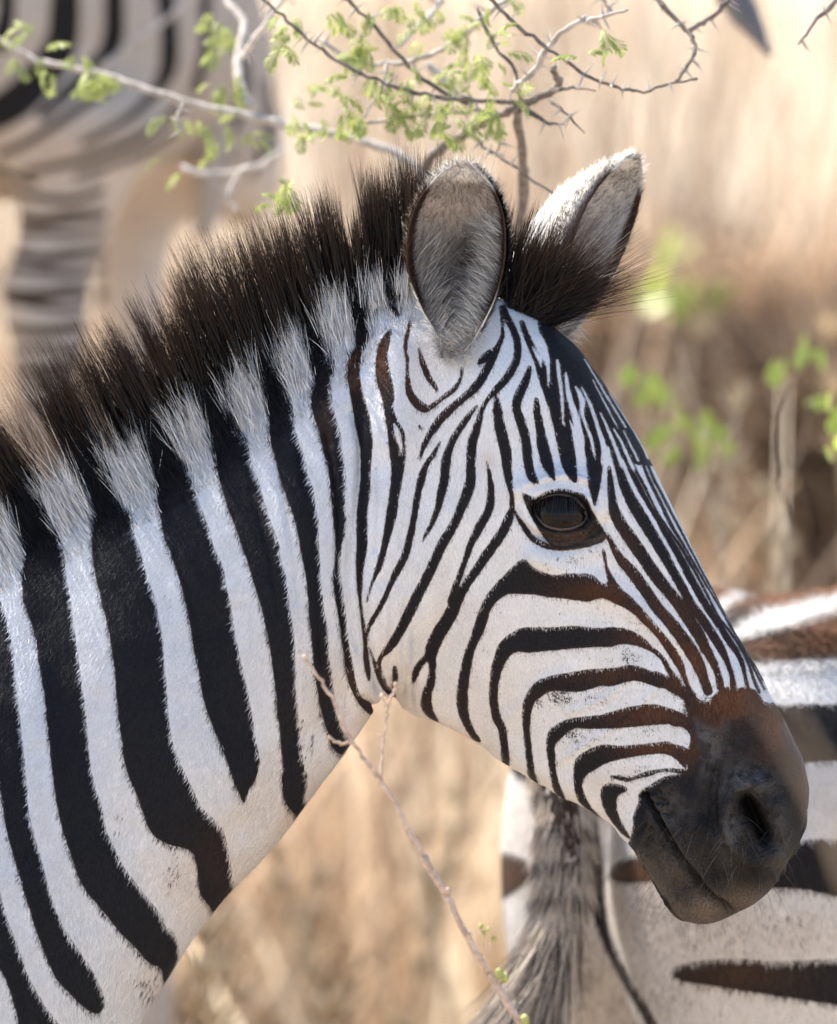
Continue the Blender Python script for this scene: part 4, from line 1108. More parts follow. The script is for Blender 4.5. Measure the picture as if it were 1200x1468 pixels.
def main_sampler(root, nr):
    n = len(root)
    x, y, vs = layout(root, nr)
    jx = x+rf.normal(0, 1.2, n); jy = y+rf.normal(0, 1.2, n)
    sd = MAIN.sample(jx, jy); off = (x < -40) | (y > 1490)
    gen = 22*np.sin(2*np.pi*(x+0.28*(y-1100)-20)/150)+3
    sd = np.where(off, gen, sd)
    rust = np.clip(blob_map(x, y, RUST)*rf.uniform(.6, 1.3, n), 0, 1); warm = blob_map(x, y, WARM); dirt = blob_map(x, y, DIRT)
    dk = (BLK*(1-rust[:, None])+RST*rust[:, None])*rf.uniform(.55, 1.7, (n, 1))
    wc = (WHT*(1-warm[:, None])+WRM*warm[:, None])*rf.uniform(.86, 1.12, (n, 1))
    col = np.where((sd > 0)[:, None], wc, dk)
    skin = SKINMAP.sample(x, y)
    e = eye_uv(x, y); inside_eye = (e[0]/45)**2+(e[1]/31)**2 < 1
    spk = hash_noise(root, 520, 31)*.6+hash_noise(root, 210, 32)*.4
    dd_ = (spk > .80-.36*dirt) & (dirt > .08) & (sd > 0)
    col = np.where(dd_[:, None], np.array([[.030, .027, .028]])*rf.uniform(.6, 1.8, (n, 1)), col)
    inm = skin < 0
    lip = warm[:, None]
    mz = (np.array([[.008, .007, .007]])*(1-lip)+np.array([[.15, .12, .095]])*lip)*rf.uniform(.4, 2.0, (n, 1))
    mz = mz*(1-rust[:, None])+RST*rust[:, None]
    mz = np.where((np.hypot((x-804)/75, (y-745)/50) < 1)[:, None], np.array([[.055, .036, .024]])*rf.uniform(.25, 2.2, (n, 1)), mz)
    col = np.where(inm[:, None], mz, col)
    kp = (skin > -2) | (rf.random(n) < .05+.5*np.clip(warm*1.5, 0, 1)) | ((np.hypot((x-804)/75, (y-745)/50) < 1) & (rf.random(n) < .7))
    kp &= ~inside_eye
    kp &= vs | (np.abs(nr@FV) < .45)
    l = np.where(x < 500, 1.15, .62)*np.where(skin < 0, .7, 1.0)*np.where(y < 700, 1.1, 1)
    return col, kp, l
def main_flow(P):
    x, y, _ = project(P)
    face = sstep(520, 640, x)[:, None]
    d_n = RV*(-.35)+UV*(-.9); d_f = RV*.10+UV*(-.95)
    muz = (sstep(960, 1040, y)*sstep(850, 950, x))[:, None]
    d = d_n*(1-face)+d_f*face
    d = d*(1-muz)+(RV*.35+UV*(-.9))*muz
    return d
inn = ((X > -50) & (X < 1205) & (Y > 400) & (Y < 1495) & ((N_@FV) < 0.35))
fur_on(V, F, inn[F].all(1), 360000, main_sampler, rf, main_flow, .0035, .0075, .00055, .22, 'coat_hair', zebra)
# stiff whiskers and chin bristles
n = 190
px = rf.uniform(905, 1130, n); py = 1200+rf.uniform(-30, 130, n)
ok = SKINMAP.sample(px, py) < -6
R_, D_ = [], []
for a, b in zip(px[ok], py[ok]):
    p, q = hit(a, b)
    xx, yy, _ = project(p[None])
    if abs(xx[0]-a) < 6 and abs(yy[0]-b) < 6:
        R_.append(p); D_.append(q)
R_ = np.array(R_); D_ = np.array(D_); n = len(R_)
D_ = D_*.8+UV*(-.5)+RV*rf.normal(-.1, .35, (n, 1)); D_ /= np.linalg.norm(D_, axis=1)[:, None]
cc = np.array([[.03, .025, .022]])*rf.uniform(.5, 5, (n, 1))
v_, f_, c_, _ = blades(R_, D_, rf.uniform(.010, .032, n), np.full(n, .0003), cc, cc*1.5, 4, bend=UV*rf.uniform(-.6, 0, (n, 1)))
mesh_np('whiskers', v_, f_, MAT_MANE, zebra, cols={'col': c_})['kind'] = 'stuff'
# ------------------------------------------------------------------ second zebra: hindquarters and tail behind the muzzle
M2 = StripeMap(660, 800, 1260, 1500)
for k, p in [('poly', [(1000,790),(1040,790),(1090,790),(1086,846),(1060,856),(1040,868),(1015,880),(990,880)]),
             ('poly', [(1030,888),(1046,878),(1070,863),(1098,846),(1120,790),(1260,790),(1260,852),(1200,862),(1145,873),(1099,884),(1061,901),(1030,915)]),
             ('poly', [(1030,940),(1066,918),(1117,908),(1163,895),(1260,875),(1260,938),(1200,943),(1145,946),(1083,950),(1050,955)]),
             ('poly', [(1080,1012),(1112,1010),(1200,1009),(1260,1012),(1260,1092),(1200,1091),(1146,1094),(1100,1090)]),
             ('poly', [(1095,1240),(1120,1228),(1150,1205),(1200,1203),(1260,1206),(1260,1294),(1200,1285),(1150,1275),(1095,1270)]),
             ('poly', [(962,1392),(985,1380),(1050,1374),(1120,1378),(1260,1378),(1260,1444),(1150,1433),(1080,1423),(1010,1412),(975,1405)]),
             ('poly', [(874,1246),(884,1264),(930,1264),(960,1260),(950,1230),(905,1226)]),
             ('poly', [(700,1224),(745,1227),(766,1250),(735,1280),(700,1290)]),
             ('poly', [(730,1085),(770,1100),(790,1130),(775,1145),(760,1125),(738,1110)]),
             ('line', [(836,1170,40),(850,1250,30),(862,1320,18),(890,1390,14),(925,1450,14),(950,1500,14)])]:  # last stroke paints black skin and shadow in the gap beside the tail
    M2.shape(k, p)
D2 = [(930,1300,60,60,.75),(1000,1330,90,30,.6),(950,1430,60,40,.65),(830,1400,40,90,.85),(900,1440,40,60,.6),(1130,1330,80,30,.4),(1000,1300,200,80,.35)]
R2 = [(1050,850,60,30,1.0),(1130,860,60,25,1.0),(1200,850,60,22,1.0),(1200,915,70,28,.95),(1110,930,60,25,.6),(900,1248,50,20,.5),(730,1250,40,40,.35),(1050,1395,90,30,.2)]
W2 = [(920,1300,80,80,.7),(1000,1340,160,80,.6),(830,1400,60,120,.5),(750,1180,50,60,.35),(1150,1340,100,50,.5)]
K2 = (D+0.6)/D*S
def q2(x, y, c): return at(np.array(float(x)), np.array(float(y)), np.array(float(c)))
def leg2(p, hind=True, r=1.0):
    zt = p[2]; hs = [1, .78, .58, .46, .40, .22, .10, .04]; rr = [.12, .11, .075, .05, .045, .033, .034, .046]
    of = [0, .0, .03, -.02, -.05, -.04, -.02, .0] if hind else [0]*8
    return capsule_chain([(p[0]+o, p[1], h*zt) for h, o in zip(hs, of)], [a*r for a in rr])
hipR = q2(1130, 1265, -.57); hipL = q2(868, 1240, -.80)
ax2 = np.array([0.93, 0.37, 0.0])
croup = q2(1150, 1095, -.66)
barrel = [croup+np.array([-.06, 0, -.01]), croup+ax2*.25+np.array([0, 0, -.055]), croup+ax2*.6+np.array([0, 0, -.10]), croup+ax2*1.0+np.array([0, 0, -.10]), croup+ax2*1.3+np.array([0, 0, -.05])]
P2 = [ellipsoid(hipR, (.168, .20, .235)), ellipsoid(hipL, (.100, .17, .215)), ellipsoid(q2(1010, 1070, -.72), (.17, .16, .146)),
      capsule_chain(barrel, [.163, .236, .290, .285, .24], m=32), leg2(hipR+np.array([.02, .02, -.02])), leg2(hipL+np.array([.03, 0, -.02])),
      leg2(croup+ax2*1.2+np.array([.0, -.12, -.2]), False), leg2(croup+ax2*1.22+np.array([.0, .14, -.2]), False),
      capsule_chain([croup+ax2*1.25, croup+ax2*1.5+np.array([0, 0, .12]), croup+ax2*1.75+np.array([0, 0, .30])], [.2, .14, .10]),
      capsule_chain([croup+ax2*1.75+np.array([0, 0, .32]), croup+ax2*2.0+np.array([0, 0, .12]), croup+ax2*2.12+np.array([0, 0, -.02])], [.09, .07, .05])]
V2, F2 = voxel_union(P2, 0.011)
V2 = smooth(V2, F2, 7, .5)
x, y, c = project(V2)
sel = ((x > 640) & (x < 1280) & (y > 790) & (y < 1530) & ((normals(V2, F2)@(-FV)) > -.3))[F2].all(1)
hg = []
for _ in range(2):
    V2, F2, sel, H = subdivide(V2, F2, sel); hg.append(H)
    V2 = smooth(V2, F2, 4, .5, pin=np.unique(np.vstack(hg).ravel()))
N2 = normals(V2, F2)
x, y, c = project(V2)
def coat2(x, y, V):
    sd = M2.sample(x, y)
    off = (x > 1255) | (y > 1495) | (x < 665)
    gen = 22*np.sin(2*np.pi*(x*1.0+.2*y)/160)+2
    gen = np.where(V[:, 2] < .62, 14*np.sin(V[:, 2]*75), gen)
    return np.where(off, gen, sd)
sd2 = coat2(x, y, V2)
z2 = empty('zebra', (float(hipR[0]), float(hipR[1]), 0.0))
tag(z2, 'zebra turned away behind the dark muzzle, only its striped rump and tail in view', 'zebra')
mesh_np('body', V2, F2, MAT_COAT2, z2, attrs={'stripe': sd2, 'rust': blob_map(x, y, R2), 'warm': blob_map(x, y, W2), 'dirt': blob_map(x, y, D2), 'skin': np.zeros(len(x))})
r3 = np.random.default_rng(41)
BL2 = np.array([.016, .014, .015]); RS2 = np.array([.16, .072, .030]); WH2 = np.array([.62, .60, .58])
def samp2(root, nr):
    n = len(root); x, y, _ = project(root)
    sd = coat2(x+r3.normal(0, 2, n), y+r3.normal(0, 2, n), root)
    ru = np.clip(blob_map(x, y, R2)*r3.uniform(.4, 1.3, n), 0, 1)[:, None]; wa = blob_map(x, y, W2)[:, None]
    dk = (BL2*(1-ru)+RS2*ru)*r3.uniform(.5, 1.7, (n, 1)); wc = (WH2*(1-wa)+WRM*.9*wa)*r3.uniform(.8, 1.15, (n, 1))
    dirt = blob_map(x, y, D2)
    wc = np.where((r3.random(n) < dirt*.35)[:, None], dk*3, wc)
    return np.where((sd > 0)[:, None], wc, dk), np.ones(n, bool), np.where(y < 960, 2.4, 1.0)
def flow2(P):
    x, y, _ = project(P)
    return RV*np.where(y < 960, -.25, .1)[:, None]+UV*np.where(y < 900, .35, -.9)[:, None]
x, y, c = project(V2)
k = ((x > 680) & (x < 1230) & (y > 810) & (y < 1490) & ((N2@FV) < .3))
fur_on(V2, F2, k[F2].all(1), 110000, samp2, r3, flow2, .005, .010, .0007, .35, 'coat_hair', z2)
# tail
TA = catmull(np.array([[*q2(795, 985, -.60)], [*q2(800, 1060, -.55)], [*q2(808, 1150, -.52)], [*q2(810, 1260, -.50)], [*q2(798, 1370, -.49)], [*q2(780, 1500, -.48)], [*q2(760, 1640, -.48)]]), 8)
rad = np.interp(np.linspace(0, 1, len(TA)), [0, .3, .7, 1], [.030, .022, .016, .008])
tv, tf = capsule_chain(TA[::2], rad[::2], m=28)
me = bpy.data.meshes.new('tail'); me.from_pydata(tv.tolist(), [], tf); me.polygons.foreach_set('use_smooth', np.ones(len(me.polygons), bool))
xx, yy, _ = project(tv)
hn_ = hash_noise(tv, 160, 44); tband = 7*np.sin((yy-1128)/24*np.pi+2.0*(hn_-.5))+10*(hn_-.5)-9
for an, av in {'stripe': np.where(yy > 1330, -6, tband), 'rust': np.full(len(tv), .12), 'warm': np.full(len(tv), .4), 'dirt': np.full(len(tv), .4), 'skin': np.zeros(len(tv))}.items():
    a = me.attributes.new(an, 'FLOAT', 'POINT'); a.data.foreach_set('value', av.astype(np.float32))
me.materials.append(MAT_COAT2)
tail = bpy.data.objects.new('tail', me); COL.objects.link(tail); set_parent(tail, z2); tag(tail, 'hanging tail with black and white banded dock and long hair')
n = 24000
ti = r3.random(n)*(len(TA)-12); i0 = ti.astype(int); fr = (ti-i0)[:, None]
cen = TA[i0]*(1-fr)+TA[i0+1]*fr; rd = np.interp(ti, np.arange(len(rad)), rad)
th = r3.uniform(0, 2*np.pi, n); outv = RV*np.cos(th)[:, None]+(-FV)*np.sin(th)[:, None]
root = cen+outv*(rd*.92)[:, None]
px, py, _ = project(cen)
cl = hash_noise(root*np.array([1, 1, .5]), 70, 15)
d = UV*(-1.0)+RV*(np.interp(py, [1000, 1150, 1250, 1350, 1500], [.06, .04, -.15, -.52, -.45])[:, None]+(cl[:, None]-.5)*.4)+outv*.30+r3.normal(0, .09, (n, 3)); d /= np.linalg.norm(d, axis=1)[:, None]
ln = np.interp(py, [1000, 1120, 1280, 1340, 1450], [.022, .028, .036, .12, .17])*r3.uniform(.6, 1.15, n)
bandv = np.sin((py-1128)/24*np.pi+r3.normal(0, .22, n))+.35*np.sin(px/9)
light = np.where(py < 1310, bandv > -.25, r3.random(n) < .58)
lc = np.array([.66, .57, .48])*r3.uniform(.55, 1.25, (n, 1))*np.where(py < 1320, 1.2, 1.0)[:, None]; dc = np.array([.022, .017, .015])*r3.uniform(.6, 1.8, (n, 1))
cr_ = np.where(light[:, None], lc, dc)
ct_ = np.where(light[:, None], lc*.75, dc*1.6)
v_, f_, c_, _ = blades(root, d, ln, np.where(py < 1320, 1.5, 1.0)*r3.uniform(.0005, .0009, n), cr_, ct_, 3, bend=UV*(-.15)+r3.normal(0, .10, (n, 3)), rs=r3)
h = mesh_np('tail_hair', v_, f_, MAT_MANE, z2, cols={'col': c_}); h['kind'] = 'stuff'; h.parent = tail; h.matrix_parent_inverse.identity()

# ------------------------------------------------------------------ third zebra, far out of focus at the upper left
M3 = StripeMap(-200, -120, 480, 640, step=2.0, far=30)
for p in [[(6,-60,26),(10,10,24),(0,60,30)], [(100,-60,36),(94,0,42),(88,62,46),(60,108,50),(14,152,52),(-60,185,44)],
          [(166,-60,26),(164,0,28),(163,52,30),(148,84,26),(110,120,20),(60,165,16)], [(170,120,12),(112,156,14),(50,198,12),(0,222,10)],
          [(228,-60,22),(240,20,26),(242,92,26),(220,135,16),(180,172,12),(120,205,10)], [(290,-60,16),(296,60,16),(280,130,14)], [(345,60,14),(350,130,16),(330,190,14)], [(385,120,14),(388,190,16),(360,250,12)], [(300,190,16),(330,230,14)], [(262,150,10),(200,196,12),(120,228,12),(40,246,10)], [(250,190,8),(190,225,9),(110,254,9)], [(-60,232,12),(0,246,12),(50,262,10)]]:
    M3.shape('line', p)
for i, yy in enumerate(np.arange(280, 620, 27)+np.array([0, 5, -4, 6, -2, 4, -6, 3, 0, 5, -3, 2, 4])[:13]):
    k_ = (12, 17, 10, 15)[i % 4]; M3.shape('line', [(-5,yy-10+(i % 3)*6,k_*.7),(60,yy+4,k_),(105,yy+6-(i % 2)*8,k_),(150,yy-8+(i % 3)*5,k_*.6)])
def q3(x, y, c=-2.2): return at(np.array(float(x)), np.array(float(y)), np.array(float(c)))
def leg3(pts, r, c):
    P = [q3(a, b, c) for a, b in pts]; last = P[-1].copy(); last[2] = .05; P.append(np.array([last[0]+.01, last[1], .45])); r = list(r)+[.042, .05]; P.append(last)
    return capsule_chain(P, r, m=18)
hz = q3(40, 10)
P3 = [ellipsoid(hz, (.26, .20, .215)), ellipsoid(q3(300, 110, -2.5), (.075, .12, .16)), ellipsoid(q3(345, 210, -2.6), (.05, .10, .10)), ellipsoid(q3(150, 60, -2.35), (.13, .15, .17)), leg3([(105,180),(100,270),(84,350),(64,430),(72,520),(68,640)], [.110, .066, .046, .050, .038, .034], -2.1),
      leg3([(215,170),(222,250),(206,320),(184,400),(196,500),(190,620)], [.10, .058, .040, .044, .034, .032], -2.5),
      capsule_chain([q3(60, -30), q3(-300, 0), q3(-700, 10), q3(-1100, -10)], [.22, .27, .28, .24], m=28),
      leg3([(-1050,170),(-1050,330),(-1060,500),(-1060,700)], [.11, .06, .05, .04], -2.1), leg3([(-1000,170),(-1000,330),(-1000,500),(-1000,700)], [.11, .06, .05, .04], -2.4),
      capsule_chain([q3(-1050, -40), q3(-1300, -200), q3(-1450, -380)], [.2, .14, .1]), capsule_chain([q3(-1450, -390), q3(-1600, -250), q3(-1680, -150)], [.09, .07, .05])]
V3, F3 = voxel_union(P3, 0.014); V3 = smooth(V3, F3, 6, .5)
x, y, c = project(V3); sel = ((x > -60) & (x < 480) & (y > -80) & (y < 620))[F3].all(1)
for _ in range(2): V3, F3, sel, H = subdivide(V3, F3, sel)
x, y, c = project(V3)
sd3 = M3.sample(x, y); off = (x < -180)
sd3 = np.where(off, 25*np.sin(2*np.pi*(x+.3*y)/120)+3, sd3)
z3 = empty('zebra', (float(hz[0]), float(hz[1]), 0.0))
tag(z3, 'blurred zebra far behind at the upper left, haunch and striped hind legs', 'zebra')
mesh_np('body', V3, F3, MAT_COAT3, z3, attrs={'stripe': sd3, 'rust': np.where(y > 215, .6, .05), 'warm': np.where((x > 150) & (y > 235), 1.0, .05), 'dirt': np.zeros(len(x)), 'skin': np.zeros(len(x))})  # second hind leg coloured lighter to stand in for sunlight
n = 1500
tl = catmull(np.array([q3(272, 40, -2.4), q3(300, 140, -2.4), q3(300, 260, -2.4), q3(292, 330, -2.4)]), 6)
tv, tf = capsule_chain(tl[::3], np.linspace(.03, .014, len(tl[::3])), m=14)
me = bpy.data.meshes.new('tail'); me.from_pydata(tv.tolist(), [], tf); me.polygons.foreach_set('use_smooth', np.ones(len(me.polygons), bool)); me.materials.append(MAT_COAT3)
a = me.attributes.new('stripe', 'FLOAT', 'POINT'); a.data.foreach_set('value', np.full(len(tv), 8, np.float32))
t3 = bpy.data.objects.new('tail', me); COL.objects.link(t3); set_parent(t3, z3)
# ------------------------------------------------------------------ thorn shrub whose twigs hang across the top
bark_pale = plain_material('pale_thorn_bark', (0.22, 0.19, 0.16), (0.56, 0.50, 0.44), 90, 0.8, 0.5, 0.25)
bark_dark = plain_material('dark_thorn_bark', (0.05, 0.042, 0.038), (0.20, 0.165, 0.14), 120, 0.8, 0.5, 0.25)
leaf_mat = plain_material('acacia_leaf', (0.15, 0.20, 0.045), (0.40, 0.43, 0.15), 200, 0.55, 0.0, 0.35, transl=0.45)
shrub_base = q2(40, 2000, -.75); shrub_base[2] = 0
shrub = empty('acacia_shrub', tuple(shrub_base))
tag(shrub, 'thorny acacia shrub behind the mane, pale twigs and small green leaves across the top', 'shrub')
rsh = np.random.default_rng(51)
def tube(name, pts, mat, parent, m=9, knob=0.10):
    """pts: (px, py, width px, depth c)"""
    A = np.array(pts, float)
    A = catmull(A, 4)
    P = at(A[:, 0], A[:, 1], A[:, 3])
    R = A[:, 2]*.5*S*(D-A[:, 3])/D
    R = R*(1+knob*rsh.normal(0, 1, len(R)).clip(-1.5, 1.5))
    P = P+rsh.normal(0, .0007, P.shape)
    T = np.gradient(P, axis=0); T /= np.linalg.norm(T, axis=1)[:, None]
    th = np.linspace(0, 2*np.pi, m, endpoint=False); up = np.array([.2, .9, .35])
    rings = []
    for p, t, r in zip(P, T, R):
        u = np.cross(t, up); u /= np.linalg.norm(u); v = np.cross(t, u)
        rings.append(p+r*(np.cos(th)[:, None]*u+np.sin(th)[:, None]*v))
    v, f = loft(rings)
    me = bpy.data.meshes.new(name); me.from_pydata(v.tolist(), [], f); me.polygons.foreach_set('use_smooth', np.ones(len(me.polygons), bool)); me.materials.append(mat)
    o = bpy.data.objects.new(name, me); COL.objects.link(o); set_parent(o, parent)
    return o, P, T
def wpts(xy, w0, w1, c0, c1=None):
    c1 = c0 if c1 is None else c1; n = len(xy)
    return [(x, y, w0+(w1-w0)*i/(n-1), c0+(c1-c0)*i/(n-1)) for i, (x, y) in enumerate(xy)]
gx, gy, _ = project(shrub_base[None])
tube('trunk', [(gx[0], gy[0]+20, 70, -.75), (20,1700,60,-.75), (80,1350,52,-.72), (220,1000,44,-.68), (430,650,34,-.62), (560,400,26,-.56), (612,250,20,-.50)], bark_dark, shrub, m=14)
BR = [ # (path, w0, w1, c0, c1, pale?)
 ([(-80,25),(0,58),(52,85),(105,97),(160,110),(200,125),(260,145),(330,160),(380,172),(440,183),(500,196),(540,208),(580,228),(615,252)],6,14,-.70,-.55,1),
 ([(318,-40),(330,5),(351,33),(342,80),(344,122),(362,155)],9,14,-.75,-.65,1),
 ([(420,-20),(384,30),(360,62),(346,84)],7,9,-.45,-.48,1),
 ([(130,110),(165,82),(205,52),(255,15),(300,-20)],7,10,-1.4,-1.4,1),
 ([(370,-12),(380,2),(405,22),(435,50),(462,72),(490,90),(520,107),(555,120),(592,132),(630,140),(667,142),(700,145),(740,146),(770,143)],4,6.5,-.28,-.3,0),
 ([(492,-12),(500,0),(522,22),(540,42),(570,77),(605,112),(642,135),(670,150)],4.5,6,-.3,-.32,0),
 ([(735,-8),(693,24),(680,40),(650,60),(620,77),(587,87),(555,92),(500,85),(455,52)],8,6,-.36,-.42,1),
 ([(635,0),(612,27),(587,50),(572,66)],9,8,-.5,-.45,1),
 ([(612,90),(650,130),(675,152)],10,12,-.5,-.5,1),
 ([(500,182),(515,175),(555,172),(580,167),(640,163),(690,158)],4,6,-.35,-.35,1),
 ([(700,-8),(717,13),(747,40),(781,67),(805,83),(829,101),(861,117),(893,127),(923,131),(960,120),(1002,112)],6,3.5,-.22,-.22,0),
 ([(735,130),(747,117),(768,99),(784,69),(811,43),(842,22)],9,7.5,-.26,-.22,1),
 ([(838,32),(855,26),(872,21),(901,15)],7,4,-.22,-.2,1),
 ([(682,10),(709,64),(731,93),(747,139),(745,160)],4,6,-.3,-.3,0),
 ([(744,150),(741,165),(748,213),(749,240),(750,262),(742,330),(700,420),(620,520)],11,17,-.32,-.55,0),
 ([(600,262),(620,224),(655,200),(680,184),(704,171),(733,157),(765,144),(795,128),(801,115),(792,96)],14,9,-.45,-.26,0),
 ([(796,130),(820,126),(855,131)],7,1.5,-.26,-.24,0),([(789,144),(808,160),(838,190)],6,1.5,-.26,-.24,0),
 ([(750,155),(781,174),(810,177)],9,2,-.28,-.26,0),
 ([(676,192),(701,216),(733,235),(755,253),(812,292)],4,3,-.34,-.30,0),
 ([(938,-14),(945,0),(970,30),(987,47),(997,70),(985,95),(970,117)],8,5,-.3,-.25,0),([(987,46),(1008,32),(1030,15),(1052,-8)],7,8,-.28,-.3,0),
 ([(1215,-20),(1195,2),(1165,35),(1146,65)],11,2.5,-.3,-.25,0),
 ([(1040,-40),(1062,10),(1085,45),(1103,76)],58,9,-1.3,-1.2,0),
 ([(720,190),(716,208),(712,222)],2.5,1.5,-.3,-.3,0),([(860,-10),(873,12),(882,22)],4,2,-.3,-.3,0),
 ([(265,190),(252,172),(262,148)],3,4,-.42,-.42,1),([(343,300),(330,290),(328,275),(345,245),(358,238)],5,6,-.8,-.8,1),([(260,240),(300,250),(360,240),(410,215)],8,7,-.9,-.9,1),
 ([(555,92),(540,140),(520,170)],5,4,-.35,-.35,1),([(495,0),(500,-30)],5,5,-.3,-.3,0)]
thorn_pts = []
paths = []
for xy, w0, w1, c0, c1, pale in BR:
    o, P, T = tube('branch', wpts(xy, w0*1.08, w1*1.08, c0*1.15, c1*1.15), bark_pale if pale else bark_dark, shrub)
    paths.append((P, T)); 
    if max(w0, w1) < 14: thorn_pts.append((P, T))
# off-frame limb that carries the twigs hanging in from above
tube('branch', [(318,-36,13,-.5),(340,-90,18,-.52),(460,-120,20,-.55),(640,-70,18,-.45),(860,-60,16,-.5),(1060,-60,16,-.9),(1240,-60,12,-.5)], bark_dark, shrub, m=12)
# thorns
def thorn_mesh():
    v, f = loft([np.stack([r*np.cos(np.linspace(0, 2*np.pi, 6, endpoint=False)), r*np.sin(np.linspace(0, 2*np.pi, 6, endpoint=False)), np.full(6, z)], 1) for r, z in ((.0016, 0), (.0009, .35), (.0003, .8))])
    v[-1] = (0, 0, 1); return v, f
v, f = thorn_mesh(); tm = bpy.data.meshes.new('thorn'); v[:, :2] *= 1; tm.from_pydata(v.tolist(), [], f); tm.materials.append(bark_pale)
for P, T in thorn_pts:
    k = max(3, int(len(P)/3))
    for i in rsh.integers(1, len(P)-1, k):
        for sgn in ((1, -1) if rsh.random() < .6 else (1,)):
            perp = np.cross(T[i], rsh.normal(0, 1, 3)*np.array([.3, 1, .3])); perp /= np.linalg.norm(perp)
            d = perp*sgn+T[i]*.2; d /= np.linalg.norm(d)
            o = bpy.data.objects.new('thorn', tm); COL.objects.link(o)
            o.location = P[i]; o.rotation_euler = Vector(d).to_track_quat('Z', 'Y').to_euler(); o.scale = (1, 1, rsh.uniform(.009, .020)); set_parent(o, shrub)
# compound leaves
def leaf_mesh(seed):
    r = np.random.default_rng(seed)
    n = 10; Vv, Ff = [], []
    t = np.linspace(0, 1, n); bend = r.uniform(.9, 1.7)
    ang = -bend*t; dx = np.cumsum(np.cos(ang))/n; dz = np.cumsum(np.sin(ang))/n
    R = np.stack([dx, np.zeros(n), dz], 1)
    for i in range(n):
        tn = np.array([np.cos(ang[i]), 0, np.sin(ang[i])])
        for s in (-1, 1):
            l = .40*np.sin(np.pi*(.15+.8*t[i]))+.10
            d = np.array([0, s*.75, -.55])+tn*.35+r.normal(0, .12, 3); d /= np.linalg.norm(d)
            w = tn*.062
            b = len(Vv); p = R[i]
            Vv += [p-w*.5, p+d*l*.5-w, p+d*l, p+d*l*.5+w]; Ff.append([b, b+1, b+2, b+3])
    for i in range(n-1):
        b = len(Vv); u = np.array([0, .018, 0])
        Vv += [R[i]-u, R[i+1]-u, R[i+1]+u, R[i]+u]; Ff.append([b, b+1, b+2, b+3])
    me = bpy.data.meshes.new('leaf'); me.from_pydata([tuple(a) for a in Vv], [], Ff); me.materials.append(leaf_mat); return me
LM = [leaf_mesh(i) for i in range(6)]
LEAF = [(18,30,.4),(30,36,.4),(65,70,.4),(18,85,.4),(65,98,.4),(120,80,.4),(128,100,.4),(140,105,.4),(152,112,.4),(162,118,.4),(118,125,.4),(135,118,.4),(240,165,.42),(285,172,.42),(298,178,.42),(330,172,.42),(230,228,.45),(312,205,.45),(372,198,.45),(360,190,.45),
 (408,262,.3),(404,285,.3),(420,255,.3),(320,38,.45),(306,62,.45),(318,55,.45),(330,48,.45),(300,18,.45),(340,105,.45),(302,120,.45),(318,128,.45),(480,14,.35),(470,18,.35),(405,38,.3),(415,52,.3),(400,70,.3),(540,22,.35),(530,14,.35),(565,8,.35),(600,12,.35),(590,20,.35),(510,62,.4),(545,68,.4),(528,74,.4),(500,78,.4),
 (530,112,.35),(550,120,.35),(565,100,.35),(588,95,.35),(500,110,.35),(492,135,.35),(425,138,.5),(462,168,.4),(500,160,.35),(517,170,.35),(425,195,.42),(475,190,.42),(595,155,.35),(612,134,.3),(620,150,.3),(638,148,.3),(660,152,.3),(655,168,.3),(622,118,.35),(625,12,.4),(655,22,.4),(640,48,.4),(668,52,.4),(690,32,.35),(702,52,.35),(588,146,.35),(572,132,.35),(640,108,.4),(432,172,.42),(560,138,.35),
 (735,52,.3),(690,82,.32),(700,98,.32),(688,112,.32),(716,118,.3),(725,74,.3),(755,118,.28),(735,142,.28),(692,160,.32),(700,162,.32),(717,165,.3),(845,78,.22),(830,82,.22),(868,52,.22),(872,72,.22),(864,40,.22),(746,34,.25),(702,6,.35),(674,120,.35),(650,96,.4),(606,60,.45),(520,44,.4),(450,120,.5),(580,116,.35),(610,170,.35),(628,172,.3),(672,86,.35),(664,70,.38),(710,140,.3)]
LEAF = [(a, b, c_+.28 if a < 400 else c_) for a, b, c_ in LEAF]
LEAF += [(a+rsh.normal(0, 12), b+rsh.normal(4, 10), c_+.03) for a, b, c_ in LEAF if a < 420]
LEAF += [(a+rsh.normal(0, 16), b+rsh.normal(2, 12), c_+.02) for a, b, c_ in LEAF if 400 < a < 720]
for i, (px, py, cc) in enumerate(LEAF):
    o = bpy.data.objects.new('leaf', LM[i % 6]); COL.objects.link(o)
    o.location = at(np.array(px+0.), np.array(py+0.), np.array(-cc)); s = rsh.uniform(.016, .029); o.scale = (s, s, s)
    o.rotation_euler = (rsh.normal(0, .4), rsh.normal(0.2, .5), rsh.uniform(0, 6.28)); set_parent(o, shrub)

# ------------------------------------------------------------------ dry twig in front of the throat
twig_mat = plain_material('dry_twig_bark', (0.30, 0.20, 0.145), (0.60, 0.47, 0.37), 160, 0.75, 0.4, 0.25)
bud_mat = plain_material('leaf_bud', (0.30, 0.32, 0.08), (0.55, 0.53, 0.22), 300, 0.6, 0.0, 0.3, transl=0.3)
tb = at(np.array(1260.), np.array(2900.), np.array(.25)); 
lowx, lowy = 745, 1468
